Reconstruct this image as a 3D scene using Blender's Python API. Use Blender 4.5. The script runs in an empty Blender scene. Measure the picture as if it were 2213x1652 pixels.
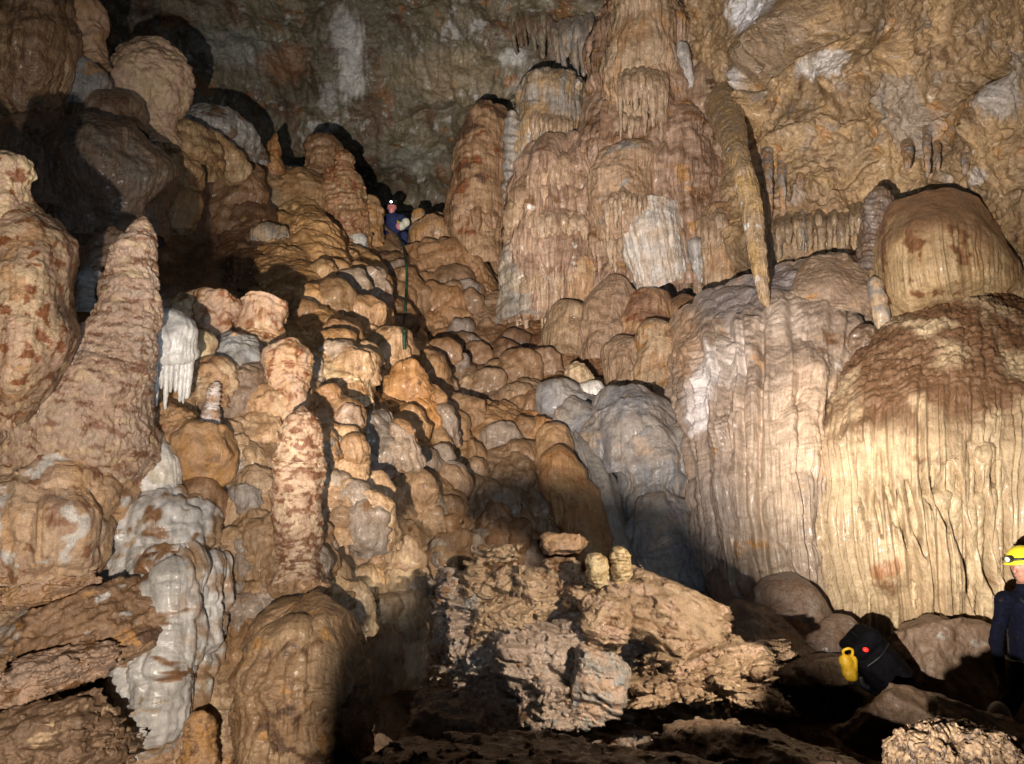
import bpy, math
import numpy as np
C = bpy.context.scene
COL = C.collection
R = math.radians
# ---------------------------------------------------------------- camera, world, lamps, exposure
FOV, PITCH, EYE = R(65), R(12.5), np.array((0, 0, 1.6))
F = 1106.5/math.tan(FOV/2)                       # the photograph is measured on a 2213 x 1652 raster
FW = np.array((0, math.cos(PITCH), math.sin(PITCH)))
UP = np.array((0, -math.sin(PITCH), math.cos(PITCH)))
RT = np.array((1., 0, 0))
cd = bpy.data.cameras.new('camera'); cam = bpy.data.objects.new('camera', cd); COL.objects.link(cam)
cd.angle = FOV; cd.clip_end = 200; cd.clip_start = 0.05
cam.location = EYE; cam.rotation_euler = (R(90)+PITCH, 0, 0)
C.camera = cam
w = bpy.data.worlds.new('World'); C.world = w; w.use_nodes = True
w.node_tree.nodes['Background'].inputs[0].default_value = (0.8, 0.9, 1, 1)
w.node_tree.nodes['Background'].inputs[1].default_value = 0.0008
C.view_settings.view_transform = 'Standard'; C.view_settings.look = 'None'
C.view_settings.exposure = -0.22; C.view_settings.gamma = 1
C.cycles.max_bounces = 5; C.cycles.diffuse_bounces = 3; C.cycles.glossy_bounces = 2
C.cycles.use_denoising = True
C.cycles.sample_clamp_indirect = 4

def at(u, v, d):
    u = np.asarray(u, float)[..., None]; v = np.asarray(v, float)[..., None]; d = np.asarray(d, float)[..., None]
    return EYE + d*(FW + RT*((u-1106.5)/F) + UP*((826-v)/F))

def lamp(name, loc, aim, watts, cone, blend, size, col):
    l = bpy.data.lights.new(name, 'SPOT'); l.energy = watts; l.spot_size = R(cone); l.spot_blend = blend
    l.shadow_soft_size = size; l.color = col
    o = bpy.data.objects.new(name, l); COL.objects.link(o); o.location = loc
    import mathutils
    dv = mathutils.Vector([float(a-b) for a, b in zip(aim, loc)])
    o.rotation_euler = dv.to_track_quat('-Z', 'Y').to_euler()
    return o
# warm hand lamps held together low left of the camera (one flood, narrower beams), a weak cool flash on the camera,
# and one lamp far right that lights the rock pile
LAMP = (-.62, .15, .92)
lamp('hand_lamp', LAMP, at(820, 880, 9), 1650, 165, .35, .032, (1, .86, .72))
lamp('hand_lamp', LAMP, at(1520, 330, 14), 8200, 52, 1, .032, (1, .86, .77))
lamp('hand_lamp', LAMP, at(2050, 1060, 7.5), 7600, 27, 1, .032, (1, .90, .76))
lamp('hand_lamp', LAMP, at(940, 640, 11), 4200, 34, 1, .032, (1, .86, .71))
lamp('hand_lamp', LAMP, at(960, 110, 19), 4200, 42, 1, .032, (1, .92, .83))
lamp('camera_flash', (.08, -.02, 1.72), at(1100, 380, 10), 780, 82, .9, .03, (.72, .84, 1))
lamp('side_lamp', (2.6, 2.0, 2.3), at(1290, 1345, 5.6), 1650, 28, .3, .02, (1, .86, .68))


# ---------------------------------------------------------------- noise
_rg = np.random.default_rng(7)
_G = _rg.normal(size=(256, 3)).astype(np.float32); _G /= np.linalg.norm(_G, axis=1, keepdims=True)
def _hash(x, y, z, s):
    h = (x.astype(np.uint32)*np.uint32(374761393) + y.astype(np.uint32)*np.uint32(668265263)
         + z.astype(np.uint32)*np.uint32(2147483647 & 1274126177) + np.uint32((s*974711+13) & 0xffffffff))
    h = (h ^ (h >> np.uint32(13)))*np.uint32(1274126177)
    return h ^ (h >> np.uint32(16))
def perlin(P, s=0):
    P = np.asarray(P, np.float32); i = np.floor(P).astype(np.int64); f = P-i; i = i.astype(np.int32)
    u = f*f*f*(f*(f*6-15)+10)
    out = 0
    for a in (0, 1):
        wa = u[..., 0] if a else 1-u[..., 0]
        for b in (0, 1):
            wb = wa*(u[..., 1] if b else 1-u[..., 1])
            for c in (0, 1):
                wc = wb*(u[..., 2] if c else 1-u[..., 2])
                g = _G[_hash(i[..., 0]+a, i[..., 1]+b, i[..., 2]+c, s) & np.uint32(255)]
                out = out + wc*(g[..., 0]*(f[..., 0]-a)+g[..., 1]*(f[..., 1]-b)+g[..., 2]*(f[..., 2]-c))
    return out*1.4
def fbm(P, o=4, s=0, gain=.5):
    r = 0; a = 1; P = np.asarray(P, np.float32)
    for k in range(o):
        r = r+a*perlin(P*(2.03**k)+k*7.1, s+k); a *= gain
    return r
def ridged(P, o=3, s=0):
    r = 0; a = 1; P = np.asarray(P, np.float32)
    for k in range(o):
        r = r+a*(1-2*np.abs(perlin(P*(2.1**k)+k*3.7, s+k))); a *= .5
    return r/1.75
def worley(P, s=0, ident=False):
    P = np.asarray(P, np.float32); i = np.floor(P).astype(np.int32); f = P-i
    best = np.full(P.shape[:-1], 9, np.float32); who = np.zeros(P.shape[:-1], np.float32)
    for a in (-1, 0, 1):
        for b in (-1, 0, 1):
            for c in (-1, 0, 1):
                h = _hash(i[..., 0]+a, i[..., 1]+b, i[..., 2]+c, s)
                dx = a+(h & np.uint32(255)).astype(np.float32)/255-f[..., 0]
                dy = b+((h >> np.uint32(8)) & np.uint32(255)).astype(np.float32)/255-f[..., 1]
                dz = c+((h >> np.uint32(16)) & np.uint32(255)).astype(np.float32)/255-f[..., 2]
                d2 = dx*dx+dy*dy+dz*dz
                if ident: who = np.where(d2 < best, ((h >> np.uint32(5)) & np.uint32(1023)).astype(np.float32)/1023, who)
                best = np.minimum(best, d2)
    return (np.sqrt(best), who) if ident else np.sqrt(best)
def sst(a, b, x):
    t = np.clip((x-a)/(b-a), 0, 1); return t*t*(3-2*t)
def tongue(y):
    a = np.sqrt(np.clip(1-(1-np.clip(y/.34, 0, 1))**2, 0, 1))
    return np.where((y > 0) & (y < 1), a*(1-sst(.72, 1, y)), 0)
def lobes(A, T, wd, ln, s=0):
    ia = np.floor(A/wd).astype(np.int32); H = np.zeros(A.shape, np.float32); z0 = np.zeros_like(ia)
    for di in (-1, 0, 1):
        h = _hash(ia+di, z0, z0, s)
        ca = (ia+di+.2+.6*(h & np.uint32(255)).astype(np.float32)/255)*wd
        off = ((h >> np.uint32(8)) & np.uint32(255)).astype(np.float32)/255*ln
        it = np.floor((T-off)/ln).astype(np.int32)
        for dj in (0, -1):
            g = _hash(ia+di, it+dj, z0, s+5)
            r1 = (g & np.uint32(255)).astype(np.float32)/255; r2 = ((g >> np.uint32(8)) & np.uint32(255)).astype(np.float32)/255
            y = (T-((it+dj+.3*r2)*ln+off))/(ln*(1.1+.5*r1))
            x = (A-ca)/(wd*(.5+.45*r2)*(.65+.35*np.sqrt(np.clip(y, 0, 1))))
            H = np.maximum(H, np.sqrt(np.clip(1-x*x, 0, 1))*tongue(y)*(.5+.5*r1))
    return H

# ---------------------------------------------------------------- relief and colour of calcite surfaces
def relief(P, A, B, T, k, L, sp, s):
    """height in metres above a surface; P points, A/B across and T along the flow in metres, k metres per raster pixel"""
    h = np.zeros(P.shape[:-1], np.float32)
    tt = T/max(L, 1e-6)
    if 'warp' in sp:
        a, sc = sp['warp']; wv = a*k*perlin(P/(sc*k), s+31); A = A+wv; B = B+wv*.7
    Q = np.stack([A, B, T], -1)
    if 'lobes' in sp:
        for j, z_ in enumerate(sp['lobes'] if isinstance(sp['lobes'], list) else [sp['lobes']]):
            a, wd, ln = z_[:3]
            if len(z_) > 3: a = a*sst(z_[3]-.06, z_[3]+.06, tt+.06*perlin(P/(60*k), s+47))*(1-sst(z_[4]-.08, z_[4]+.08, tt+.1*perlin(P/(60*k), s+48)))
            wob = wd*k*.5*perlin(P/(wd*k*1.3), s+41+j)
            h += a*k*lobes(A+B*.35+wob, T+wob, wd*k, ln*k, s+43+j)
    if 'lump' in sp:
        for j, (a, sc) in enumerate(sp['lump'] if isinstance(sp['lump'], list) else [sp['lump']]):
            h += a*k*(1-1.15*np.clip(worley(P/(sc*k), s+51+j), 0, 1)**2)
    if 'fbm' in sp:
        a, sc, o = sp['fbm']; h += a*k*fbm(P/(sc*k), o, s+61)
    if 'rid' in sp:
        a, sc, o = sp['rid']; h += a*k*ridged(P/(sc*k), o, s+71)
    if 'flute' in sp:
        for j, q in enumerate(sp['flute'] if isinstance(sp['flute'], list) else [sp['flute']]):
            a, wd, t0, t1 = q[:4]; lo = q[4] if len(q) > 4 else .045
            n = perlin(Q*np.array((1, 1, lo))/(wd*k), s+81+j)
            h += a*k*(1-2.2*np.abs(n)-1.1*np.exp(-(n/.085)**2))*sst(t0, t1, tt)*np.clip(.8+1.3*perlin(Q*np.array((1, 1, .4))/(wd*k*5.5), s+85+j), .1, 1.7)
    if 'gour' in sp:
        a, d, t0, t1 = sp['gour']; ph = T/(d*k)+2.6*perlin(P/(d*k*4.5), s+91)+1.1*perlin(P/(d*k*1.7), s+92)
        fr = ph-np.floor(ph); m = sst(.02, .2, tt-t0+.1)*(1-sst(t1-.15, t1+.05, tt))*np.clip(.75+1.1*perlin(P/(d*k*2.0), s+93), 0, 1.6)
        h += a*k*np.power(fr, 1.4)*(1-sst(.86, 1, fr))*m
    if 'band' in sp:
        a, d = sp['band']; ph = T/(d*k)+.9*perlin(P/(d*k*5), s+95)
        h += a*k*np.sin(ph*6.283)*(.5+.8*np.clip(perlin(np.stack([T/(d*k*2)]*3, -1), s+96)+.4, 0, 1))
    if 'pit' in sp:
        a, sc, th = sp['pit']; h -= a*k*sst(th, th+.25, perlin(P/(sc*k), s+97))
    return h

def c3(*a): return np.array(a, np.float32)
PAL = dict(tan=c3(.47, .285, .15), pale=c3(.56, .405, .25), orange=c3(.50, .27, .10), brown=c3(.25, .135, .065), rust=c3(.26, .10, .04),
           grey=c3(.33, .30, .265), blue=c3(.31, .31, .31), white=c3(.82, .80, .75), cream=c3(.66, .51, .30), dark=c3(.10, .065, .045),
           pink=c3(.49, .325, .225), umber=c3(.15, .085, .05), mud=c3(.20, .13, .085), olive=c3(.21, .185, .13))
def pal(x): return PAL[x] if isinstance(x, str) else c3(*x)
def mix(a, b, m): return a+(b-a)*m[..., None]
def paint(P, A, B, T, k, L, pt, s):
    """pt: base, alt, stain colours with sizes in raster pixels; patches and streaks of real mineral colour"""
    base, alt = pal(pt[0]), pal(pt[1]); o = pt[2] if len(pt) > 2 else {}
    sc = o.get('size', 60)*k
    n = .9*fbm(P/sc, 3, s+11)
    if o.get('streak', .6):
        n = n+o.get('streak', .6)*perlin(np.stack([A, B, T*.05], -1)/(o.get('sw', 9)*k), s+12)
    c = mix(np.broadcast_to(base, P.shape), np.broadcast_to(alt, P.shape), sst(-.45, .45, n+o.get('bias', 0)))
    for j, (cn, th, ssz) in enumerate(o.get('stain', [])):
        m = sst(th, th+o.get('soft', .16), fbm(P*np.array((1, 1, o.get('sz', 1.))) / (ssz*k), 4, s+15+j, .6))
        c = mix(c, np.broadcast_to(pal(cn), P.shape), m)
    g = 1+.16*fbm(P/(7*k), 2, s+21)
    return np.clip(.74*c*g[..., None], .01, .9)

# ---------------------------------------------------------------- mesh makers
def crw(m, H):
    t = np.linspace(0, m-1, H); i = np.clip(np.floor(t).astype(int), 0, m-2); f = t-i
    W = np.zeros((H, m))
    w = (-.5*f+f*f-.5*f**3, 1-2.5*f*f+1.5*f**3, .5*f+2*f*f-1.5*f**3, -.5*f*f+.5*f**3)
    for j in range(4):
        idx = i-1+j
        lo, hi = idx < 0, idx > m-1
        ok = ~lo & ~hi
        W[np.arange(H)[ok], idx[ok]] += w[j][ok]
        for q, (e, e2) in ((lo, (0, 1)), (hi, (m-1, m-2))):       # straight continuation past the ends
            r = np.arange(H)[q]; W[r, e] += 2*w[j][q]; W[r, e2] -= w[j][q]
    return W
def normals(P, wrap=False):
    if wrap:
        du = (np.roll(P, -1, 1)-np.roll(P, 1, 1))
    else:
        du = np.gradient(P, axis=1)
    dv = np.gradient(P, axis=0)
    n = np.cross(du, dv); return n/np.maximum(np.linalg.norm(n, axis=-1, keepdims=True), 1e-9)
class Buf:
    """gathers grids into one mesh"""
    def __init__(s): s.v = []; s.c = []; s.f = []; s.n = 0
    def grid(s, P, col, wrap=False):
        H, W = P.shape[:2]
        idx = np.arange(H*W).reshape(H, W)
        nx = np.roll(idx, -1, 1) if wrap else idx[:, 1:]
        a = idx if wrap else idx[:, :-1]
        q = np.stack([a[:-1], nx[:-1], nx[1:], a[1:]], -1).reshape(-1, 4)
        s.v.append(P.reshape(-1, 3)); s.c.append(np.broadcast_to(col, P.shape).reshape(-1, 3)); s.f.append(q+s.n); s.n += H*W
    def quads(s, V, Fq, col):
        s.v.append(V); s.c.append(np.broadcast_to(col, V.shape)); s.f.append(np.asarray(Fq)+s.n); s.n += len(V)
    def build(s, name, mat, parent=None, base=None, kind=None, smooth=True):
        V = np.concatenate(s.v).astype(np.float32); Cc = np.concatenate(s.c); Fq = np.concatenate(s.f)
        loc = np.array(base if base is not None else (V[:, 0].mean(), V[:, 1].mean(), V[:, 2].min()), np.float32)
        me = bpy.data.meshes.new(name)
        me.vertices.add(len(V)); me.vertices.foreach_set('co', (V-loc).ravel())
        me.loops.add(Fq.size); me.loops.foreach_set('vertex_index', Fq.astype(np.int32).ravel())
        me.polygons.add(len(Fq)); me.polygons.foreach_set('loop_start', np.arange(0, Fq.size, 4, dtype=np.int32))
        me.polygons.foreach_set('use_smooth', np.full(len(Fq), smooth))
        me.update(calc_edges=True); me.validate()
        at_ = me.color_attributes.new('Tint', 'FLOAT_COLOR', 'POINT')
        rgba = np.ones((len(V), 4), np.float32); rgba[:, :3] = Cc
        if len(me.vertices) == len(V): at_.data.foreach_set('color', rgba.ravel())
        o = bpy.data.objects.new(name, me); COL.objects.link(o); me.materials.append(mat)
        o.location = [float(x) for x in loc]
        if parent is not None:
            o.parent = parent; o.location = [float(x) for x in (loc-np.array(parent.location))]
        return o
def tag(o, label=None, cat=None, group=None, kind=None):
    if label: o['label'] = label
    if cat: o['category'] = cat; o['kind'] = 'thing'
    if group: o['group'] = group
    if kind: o['kind'] = kind
    return o
def empty(name, loc):
    o = bpy.data.objects.new(name, None); COL.objects.link(o); o.location = [float(x) for x in loc]; o.empty_display_size = .1; return o
_seed = [100]
def nseed(): _seed[0] += 7; return _seed[0]

def lathe_grid(pts, sp, pt, ell=1., cap=1., bcap=0., dens=1., s=None):
    """a standing or hanging body: pts (u, v, depth, radius in raster px) from its top down; returns points and colours"""
    s = nseed() if s is None else s
    q = np.array(pts, float); m = len(q)
    ax = at(q[:, 0], q[:, 1], q[:, 2]); rw = q[:, 3]*q[:, 2]/F
    k = q[:, 2].mean()/F
    seg = np.linalg.norm(np.diff(ax, axis=0), axis=1); cum = np.r_[0, np.cumsum(seg)]; L = cum[-1]
    H = int(np.clip(L/(k*2.3)*dens, 10, 420)); W = int(np.clip(6.283*rw.max()/(k*2.6)*dens, 12, 620))
    Wm = crw(m, H*2); axd = Wm @ ax; rd = Wm @ rw
    cl = np.r_[0, np.cumsum(np.linalg.norm(np.diff(axd, axis=0), axis=1))]
    # rings closer together at the rounded ends
    t = np.linspace(0, 1, H)
    if cap: t = np.where(t < .12, .12*(t/.12)**1.6, t)
    sl = t*cl[-1]
    A_ = np.stack([np.interp(sl, cl, axd[:, j]) for j in range(3)], -1); r = np.maximum(np.interp(sl, cl, rd), 1e-4)
    if cap:
        cr = cap*max(r[min(len(r)-1, H//6)], 1e-3); x = np.clip(sl/max(cr, 1e-5), 0, 1); r = r*np.sqrt(np.clip(1-(1-x)**2, 1e-6, 1))
    if bcap:
        cr = bcap*max(r[-min(len(r)-1, H//6)-1], 1e-3); x = np.clip((cl[-1]-sl)/max(cr, 1e-5), 0, 1); r = r*np.sqrt(np.clip(1-(1-x)**2, 1e-6, 1))
    tg = np.gradient(A_, axis=0); tg = tg/np.linalg.norm(tg, axis=1, keepdims=True)
    X = RT-tg*(tg @ RT)[:, None]; X /= np.linalg.norm(X, axis=1, keepdims=True); Y = np.cross(tg, X)
    th = np.linspace(0, 2*math.pi, W, endpoint=False)
    cs, sn = np.cos(th), np.sin(th)
    D = X[:, None]*cs[None, :, None]+Y[:, None]*(sn*ell)[None, :, None]
    P = A_[:, None]+D*r[:, None, None]
    rm = float(np.median(r)) if np.median(r) > 0 else .01
    Aa = np.broadcast_to(cs*rm, P.shape[:2]); Bb = np.broadcast_to(sn*rm, P.shape[:2]); Tt = np.broadcast_to(sl[:, None], P.shape[:2])
    h = relief(P, Aa, Bb, Tt, k, L, sp, s)
    Dn = D/np.linalg.norm(D, axis=-1, keepdims=True)
    fade = np.clip(r/(rm*.35), 0, 1)[:, None]
    N = normals(P, True); sg = np.sign((N*Dn).sum(-1).mean()) or 1
    N = N*sg; N = N*.6+Dn*.4
    col = paint(P, Aa, Bb, Tt, k, L, pt, s)
    P = P+N*(h*fade)[..., None]
    wr = sp.get('warp3', .24)*rm
    for j, (sc, am) in enumerate(((2.0, 1.), (.8, .42))):
        Pw = P/(rm*sc)
        P = P+am*wr*np.stack([perlin(Pw, s+201+j), perlin(Pw, s+211+j), .6*perlin(Pw, s+221+j)], -1)
    return P, col
def lathe(name, label, cat, pts, sp, pt, mat, group=None, parent=None, **kw):
    P, c = lathe_grid(pts, sp, pt, **kw)
    b = Buf(); b.grid(P, c, True)
    o = b.build(name, mat, parent)
    return tag(o, label, cat, group) if parent is None else o
def patch_grid(ctrl, sp, pt, s=None, step=2.4, dens=1., extra=None):
    s = nseed() if s is None else s
    q = np.array(ctrl, float); m, n = q.shape[:2]
    k = q[..., 2].mean()/F
    cp = at(q[..., 0], q[..., 1], q[..., 2])
    hp = np.linalg.norm(np.diff(q[..., :2], axis=0), axis=-1).sum(0).max(); wp = np.linalg.norm(np.diff(q[..., :2], axis=1), axis=-1).sum(1).max()
    H = int(hp/step*dens); W = int(wp/step*dens)
    Wv, Wu = crw(m, H), crw(n, W)
    P = np.einsum('hm,mnc,wn->hwc', Wv, cp, Wu)
    N = normals(P)
    if (N*(EYE-P)).sum(-1).mean() < 0: P = P[:, ::-1]; Wu = Wu[::-1]; N = normals(P)
    ds = np.linalg.norm(np.diff(P, axis=1), axis=-1).mean(0); A = np.r_[0, np.cumsum(ds)]
    dt = np.linalg.norm(np.diff(P, axis=0), axis=-1).mean(1); T = np.r_[0, np.cumsum(dt)]
    A = np.broadcast_to(A[None], P.shape[:2]); Tt = np.broadcast_to(T[:, None], P.shape[:2]); B = np.zeros_like(A)
    h = relief(P, A, B, Tt, k, T[-1], sp, s)
    col = paint(P, A, B, Tt, k, T[-1], pt, s)
    if extra: h, col = extra(P, A, Tt, k, h, col, np.einsum('hm,mnc,wn->hwc', Wv, q, Wu))
    return P+N*h[..., None], col
def patch(name, label, cat, ctrl, sp, pt, mat, group=None, **kw):
    P, c = patch_grid(ctrl, sp, pt, **kw); b = Buf(); b.grid(P, c)
    return tag(b.build(name, mat), label, cat, group)
def surfnet(fn, lo, hi, cell):
    lo = np.array(lo, float); hi = np.array(hi, float); n = np.ceil((hi-lo)/cell).astype(int)+1
    ax = [lo[i]+np.arange(n[i])*cell for i in range(3)]
    G = np.stack(np.meshgrid(*ax, indexing='ij'), -1).astype(np.float32)
    V = fn(G); S = V < 0
    c = np.zeros(tuple(n-1), np.int8)
    for a in (0, 1):
        for b in (0, 1):
            for d in (0, 1): c += S[a:n[0]-1+a, b:n[1]-1+b, d:n[2]-1+d]
    mixed = (c > 0) & (c < 8); I = np.argwhere(mixed); idx = -np.ones(c.shape, int); idx[mixed] = np.arange(len(I))
    acc = np.zeros((len(I), 3)); cnt = np.zeros(len(I))
    cr = [(a, b, d) for a in (0, 1) for b in (0, 1) for d in (0, 1)]
    for p in cr:
        for axn in range(3):
            if p[axn]: continue
            p2 = list(p); p2[axn] = 1
            v1 = V[I[:, 0]+p[0], I[:, 1]+p[1], I[:, 2]+p[2]]; v2 = V[I[:, 0]+p2[0], I[:, 1]+p2[1], I[:, 2]+p2[2]]
            m = (v1 < 0) != (v2 < 0); t = np.where(m, v1/np.where(m, v1-v2, 1), 0)
            pt = np.array(p, float)[None]+np.eye(3)[axn][None]*t[:, None]
            acc[m] += pt[m]; cnt[m] += 1
    verts = lo+(I+acc/cnt[:, None])*cell
    F_ = []
    for axn in range(3):
        o1, o2 = [(1, 2), (2, 0), (0, 1)][axn]
        sl1 = [slice(None)]*3; sl2 = [slice(None)]*3; sl1[axn] = slice(0, -1); sl2[axn] = slice(1, None)
        a, b = S[tuple(sl1)], S[tuple(sl2)]
        E = np.argwhere(a != b); flip = a[tuple(E.T)]
        ok = (E[:, o1] > 0) & (E[:, o2] > 0) & (E[:, o1] < n[o1]-1) & (E[:, o2] < n[o2]-1); E = E[ok]; flip = flip[ok]
        def cl(d1, d2):
            e = E.copy(); e[:, o1] -= d1; e[:, o2] -= d2; return idx[e[:, 0], e[:, 1], e[:, 2]]
        q = np.stack([cl(1, 1), cl(0, 1), cl(0, 0), cl(1, 0)], -1); q[~flip] = q[~flip][:, ::-1]; F_.append(q)
    return verts, np.concatenate(F_)
def tps(pts):
    q = np.array(pts, float); x = q[:, :2]/1000; f = np.log(q[:, 2]); n = len(q)
    def U(r2): return np.where(r2 > 0, r2*np.log(np.maximum(r2, 1e-12)), 0)
    K = U(((x[:, None]-x[None])**2).sum(-1))+np.eye(n)*2e-4
    Pm = np.c_[np.ones(n), x]
    M = np.block([[K, Pm], [Pm.T, np.zeros((3, 3))]])
    sol = np.linalg.solve(M, np.r_[f, 0, 0, 0])
    def ev(u, v):
        y = np.stack([u, v], -1).reshape(-1, 2)/1000
        r = U(((y[:, None]-x[None])**2).sum(-1)) @ sol[:n]+sol[n]+y @ sol[n+1:]
        return np.exp(r).reshape(u.shape)
    return ev
def sheet(pts, u0, u1, top, bot, step=2.5):
    """a wide rock surface through surveyed points (u, v, depth); returns points, normals and their raster coordinates"""
    ev = tps(pts)
    nu, nv = int((u1-u0)/24), 56
    U_ = np.linspace(u0, u1, nu)[None]; tt = np.linspace(0, 1, nv)[:, None]
    tp = np.interp(U_, [a for a, b in top], [b for a, b in top]); bt = np.interp(U_, [a for a, b in bot], [b for a, b in bot])
    V_ = tp+(bt-tp)*tt; Ub = np.broadcast_to(U_, V_.shape)
    d = ev(Ub, V_)
    cp = at(Ub, V_, d); q = np.stack([Ub, V_, d], -1)
    W, H = int((u1-u0)/step), int((bt-tp).max()/step)
    Wv, Wu = crw(nv, H), crw(nu, W)
    P = np.einsum('hm,mnc->hnc', Wv, cp); P = np.einsum('hnc,wn->hwc', P, Wu)
    q = np.einsum('hm,mnc->hnc', Wv, q); q = np.einsum('hnc,wn->hwc', q, Wu)
    N = normals(P)
    if (N*(EYE-P)).sum(-1).mean() < 0: P, q = P[:, ::-1], q[:, ::-1]; N = normals(P)
    return P, N, q

# ---------------------------------------------------------------- materials
def rockmat(name, rough=.5, fine=90, bump=.5, spec=.5, wet=.0, speck=.25, sparkle=.35, drip=0.):
    m = bpy.data.materials.new(name); m.use_nodes = True; nt = m.node_tree; n = nt.nodes; l = nt.links
    bs = n['Principled BSDF']
    tc = n.new('ShaderNodeTexCoord'); at_ = n.new('ShaderNodeAttribute'); at_.attribute_name = 'Tint'
    n1 = n.new('ShaderNodeTexNoise'); n1.inputs['Scale'].default_value = fine; n1.inputs['Detail'].default_value = 4; n1.inputs['Roughness'].default_value = .7
    l.new(tc.outputs['Object'], n1.inputs['Vector'])
    n2 = n.new('ShaderNodeTexNoise'); n2.inputs['Scale'].default_value = fine*.16; n2.inputs['Detail'].default_value = 5; n2.inputs['Roughness'].default_value = .65
    l.new(tc.outputs['Object'], n2.inputs['Vector'])
    mr = n.new('ShaderNodeMapRange'); mr.inputs['From Min'].default_value = .3; mr.inputs['From Max'].default_value = .7
    mr.inputs['To Min'].default_value = 1-speck; mr.inputs['To Max'].default_value = 1+speck
    l.new(n1.outputs['Fac'], mr.inputs['Value'])
    mr2 = n.new('ShaderNodeMapRange'); mr2.inputs['From Min'].default_value = .3; mr2.inputs['From Max'].default_value = .7
    mr2.inputs['To Min'].default_value = .82; mr2.inputs['To Max'].default_value = 1.18
    l.new(n2.outputs['Fac'], mr2.inputs['Value'])
    mu = n.new('ShaderNodeMath'); mu.operation = 'MULTIPLY'; l.new(mr.outputs[0], mu.inputs[0]); l.new(mr2.outputs[0], mu.inputs[1])
    if drip:                                     # fine vertical drip lines
        mp = n.new('ShaderNodeMapping'); mp.inputs['Scale'].default_value = (1, 1, .07); l.new(tc.outputs['Object'], mp.inputs['Vector'])
        n3 = n.new('ShaderNodeTexNoise'); n3.inputs['Scale'].default_value = fine*.55; n3.inputs['Detail'].default_value = 3; l.new(mp.outputs[0], n3.inputs['Vector'])
        m3 = n.new('ShaderNodeMapRange'); m3.inputs['From Min'].default_value = .3; m3.inputs['From Max'].default_value = .7
        m3.inputs['To Min'].default_value = 1-.3*drip; m3.inputs['To Max'].default_value = 1+.22*drip; l.new(n3.outputs['Fac'], m3.inputs['Value'])
        mu2 = n.new('ShaderNodeMath'); mu2.operation = 'MULTIPLY'; l.new(mu.outputs[0], mu2.inputs[0]); l.new(m3.outputs[0], mu2.inputs[1]); mu = mu2
    vm = n.new('ShaderNodeVectorMath'); vm.operation = 'SCALE'; l.new(at_.outputs['Color'], vm.inputs[0]); l.new(mu.outputs[0], vm.inputs['Scale'])
    l.new(vm.outputs[0], bs.inputs['Base Color'])
    rr = n.new('ShaderNodeMapRange'); rr.inputs['From Min'].default_value = .38; rr.inputs['From Max'].default_value = .62
    rr.inputs['To Min'].default_value = max(.12, rough-sparkle); rr.inputs['To Max'].default_value = min(1, rough+.2)
    l.new(n2.outputs['Fac'], rr.inputs['Value']); l.new(rr.outputs[0], bs.inputs['Roughness'])
    bs.inputs['Specular IOR Level'].default_value = spec
    if wet: bs.inputs['Coat Weight'].default_value = wet; bs.inputs['Coat Roughness'].default_value = .22
    ad = n.new('ShaderNodeMath'); ad.operation = 'MULTIPLY_ADD'; ad.inputs[1].default_value = .35
    l.new(n1.outputs['Fac'], ad.inputs[0]); l.new(n2.outputs['Fac'], ad.inputs[2])
    if drip:
        ad2 = n.new('ShaderNodeMath'); ad2.operation = 'MULTIPLY_ADD'; ad2.inputs[1].default_value = .9*drip; l.new(n3.outputs['Fac'], ad2.inputs[0]); l.new(ad.outputs[0], ad2.inputs[2]); ad = ad2
    bp = n.new('ShaderNodeBump'); bp.inputs['Strength'].default_value = bump; bp.inputs['Distance'].default_value = 1.6/fine
    l.new(ad.outputs[0], bp.inputs['Height']); l.new(bp.outputs[0], bs.inputs['Normal'])
    return m
def plain(name, col, rough=.6, emit=None, es=1, noise=.15, sc=60, spec=.5, bump=.2):
    m = bpy.data.materials.new(name); m.use_nodes = True; nt = m.node_tree; n = nt.nodes; l = nt.links; bs = n['Principled BSDF']
    tc = n.new('ShaderNodeTexCoord'); n1 = n.new('ShaderNodeTexNoise'); n1.inputs['Scale'].default_value = sc; n1.inputs['Detail'].default_value = 4
    l.new(tc.outputs['Object'], n1.inputs['Vector'])
    mr = n.new('ShaderNodeMapRange'); mr.inputs['From Min'].default_value = .3; mr.inputs['From Max'].default_value = .7; mr.inputs['To Min'].default_value = 1-noise; mr.inputs['To Max'].default_value = 1+noise
    l.new(n1.outputs['Fac'], mr.inputs['Value'])
    rgb = n.new('ShaderNodeRGB'); rgb.outputs[0].default_value = (*col, 1)
    vm = n.new('ShaderNodeVectorMath'); vm.operation = 'SCALE'; l.new(rgb.outputs[0], vm.inputs[0]); l.new(mr.outputs[0], vm.inputs['Scale'])
    l.new(vm.outputs[0], bs.inputs['Base Color']); bs.inputs['Roughness'].default_value = rough; bs.inputs['Specular IOR Level'].default_value = spec
    bp = n.new('ShaderNodeBump'); bp.inputs['Strength'].default_value = bump; bp.inputs['Distance'].default_value = .01
    l.new(n1.outputs['Fac'], bp.inputs['Height']); l.new(bp.outputs[0], bs.inputs['Normal'])
    if emit: bs.inputs['Emission Color'].default_value = (*emit, 1); bs.inputs['Emission Strength'].default_value = es
    return m
WALL = rockmat('limestone_wall', .48, 22, .95, .55, .12, .38, drip=.35)
SLOPE = rockmat('wet_flowstone', .48, 55, .95, .5, .14, .22, drip=.45)
FLOW = rockmat('fluted_flowstone', .44, 40, .95, .55, .15, .26, drip=1)
NEAR = rockmat('dry_calcite', .52, 95, .95, .5, .05, .28, .3, drip=.15)
PALE = rockmat('white_calcite', .42, 90, .6, .5, .2, .12, drip=.4)
CREAM = rockmat('cream_flowstone', .42, 70, .9, .55, .2, .22, drip=.5)
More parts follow.
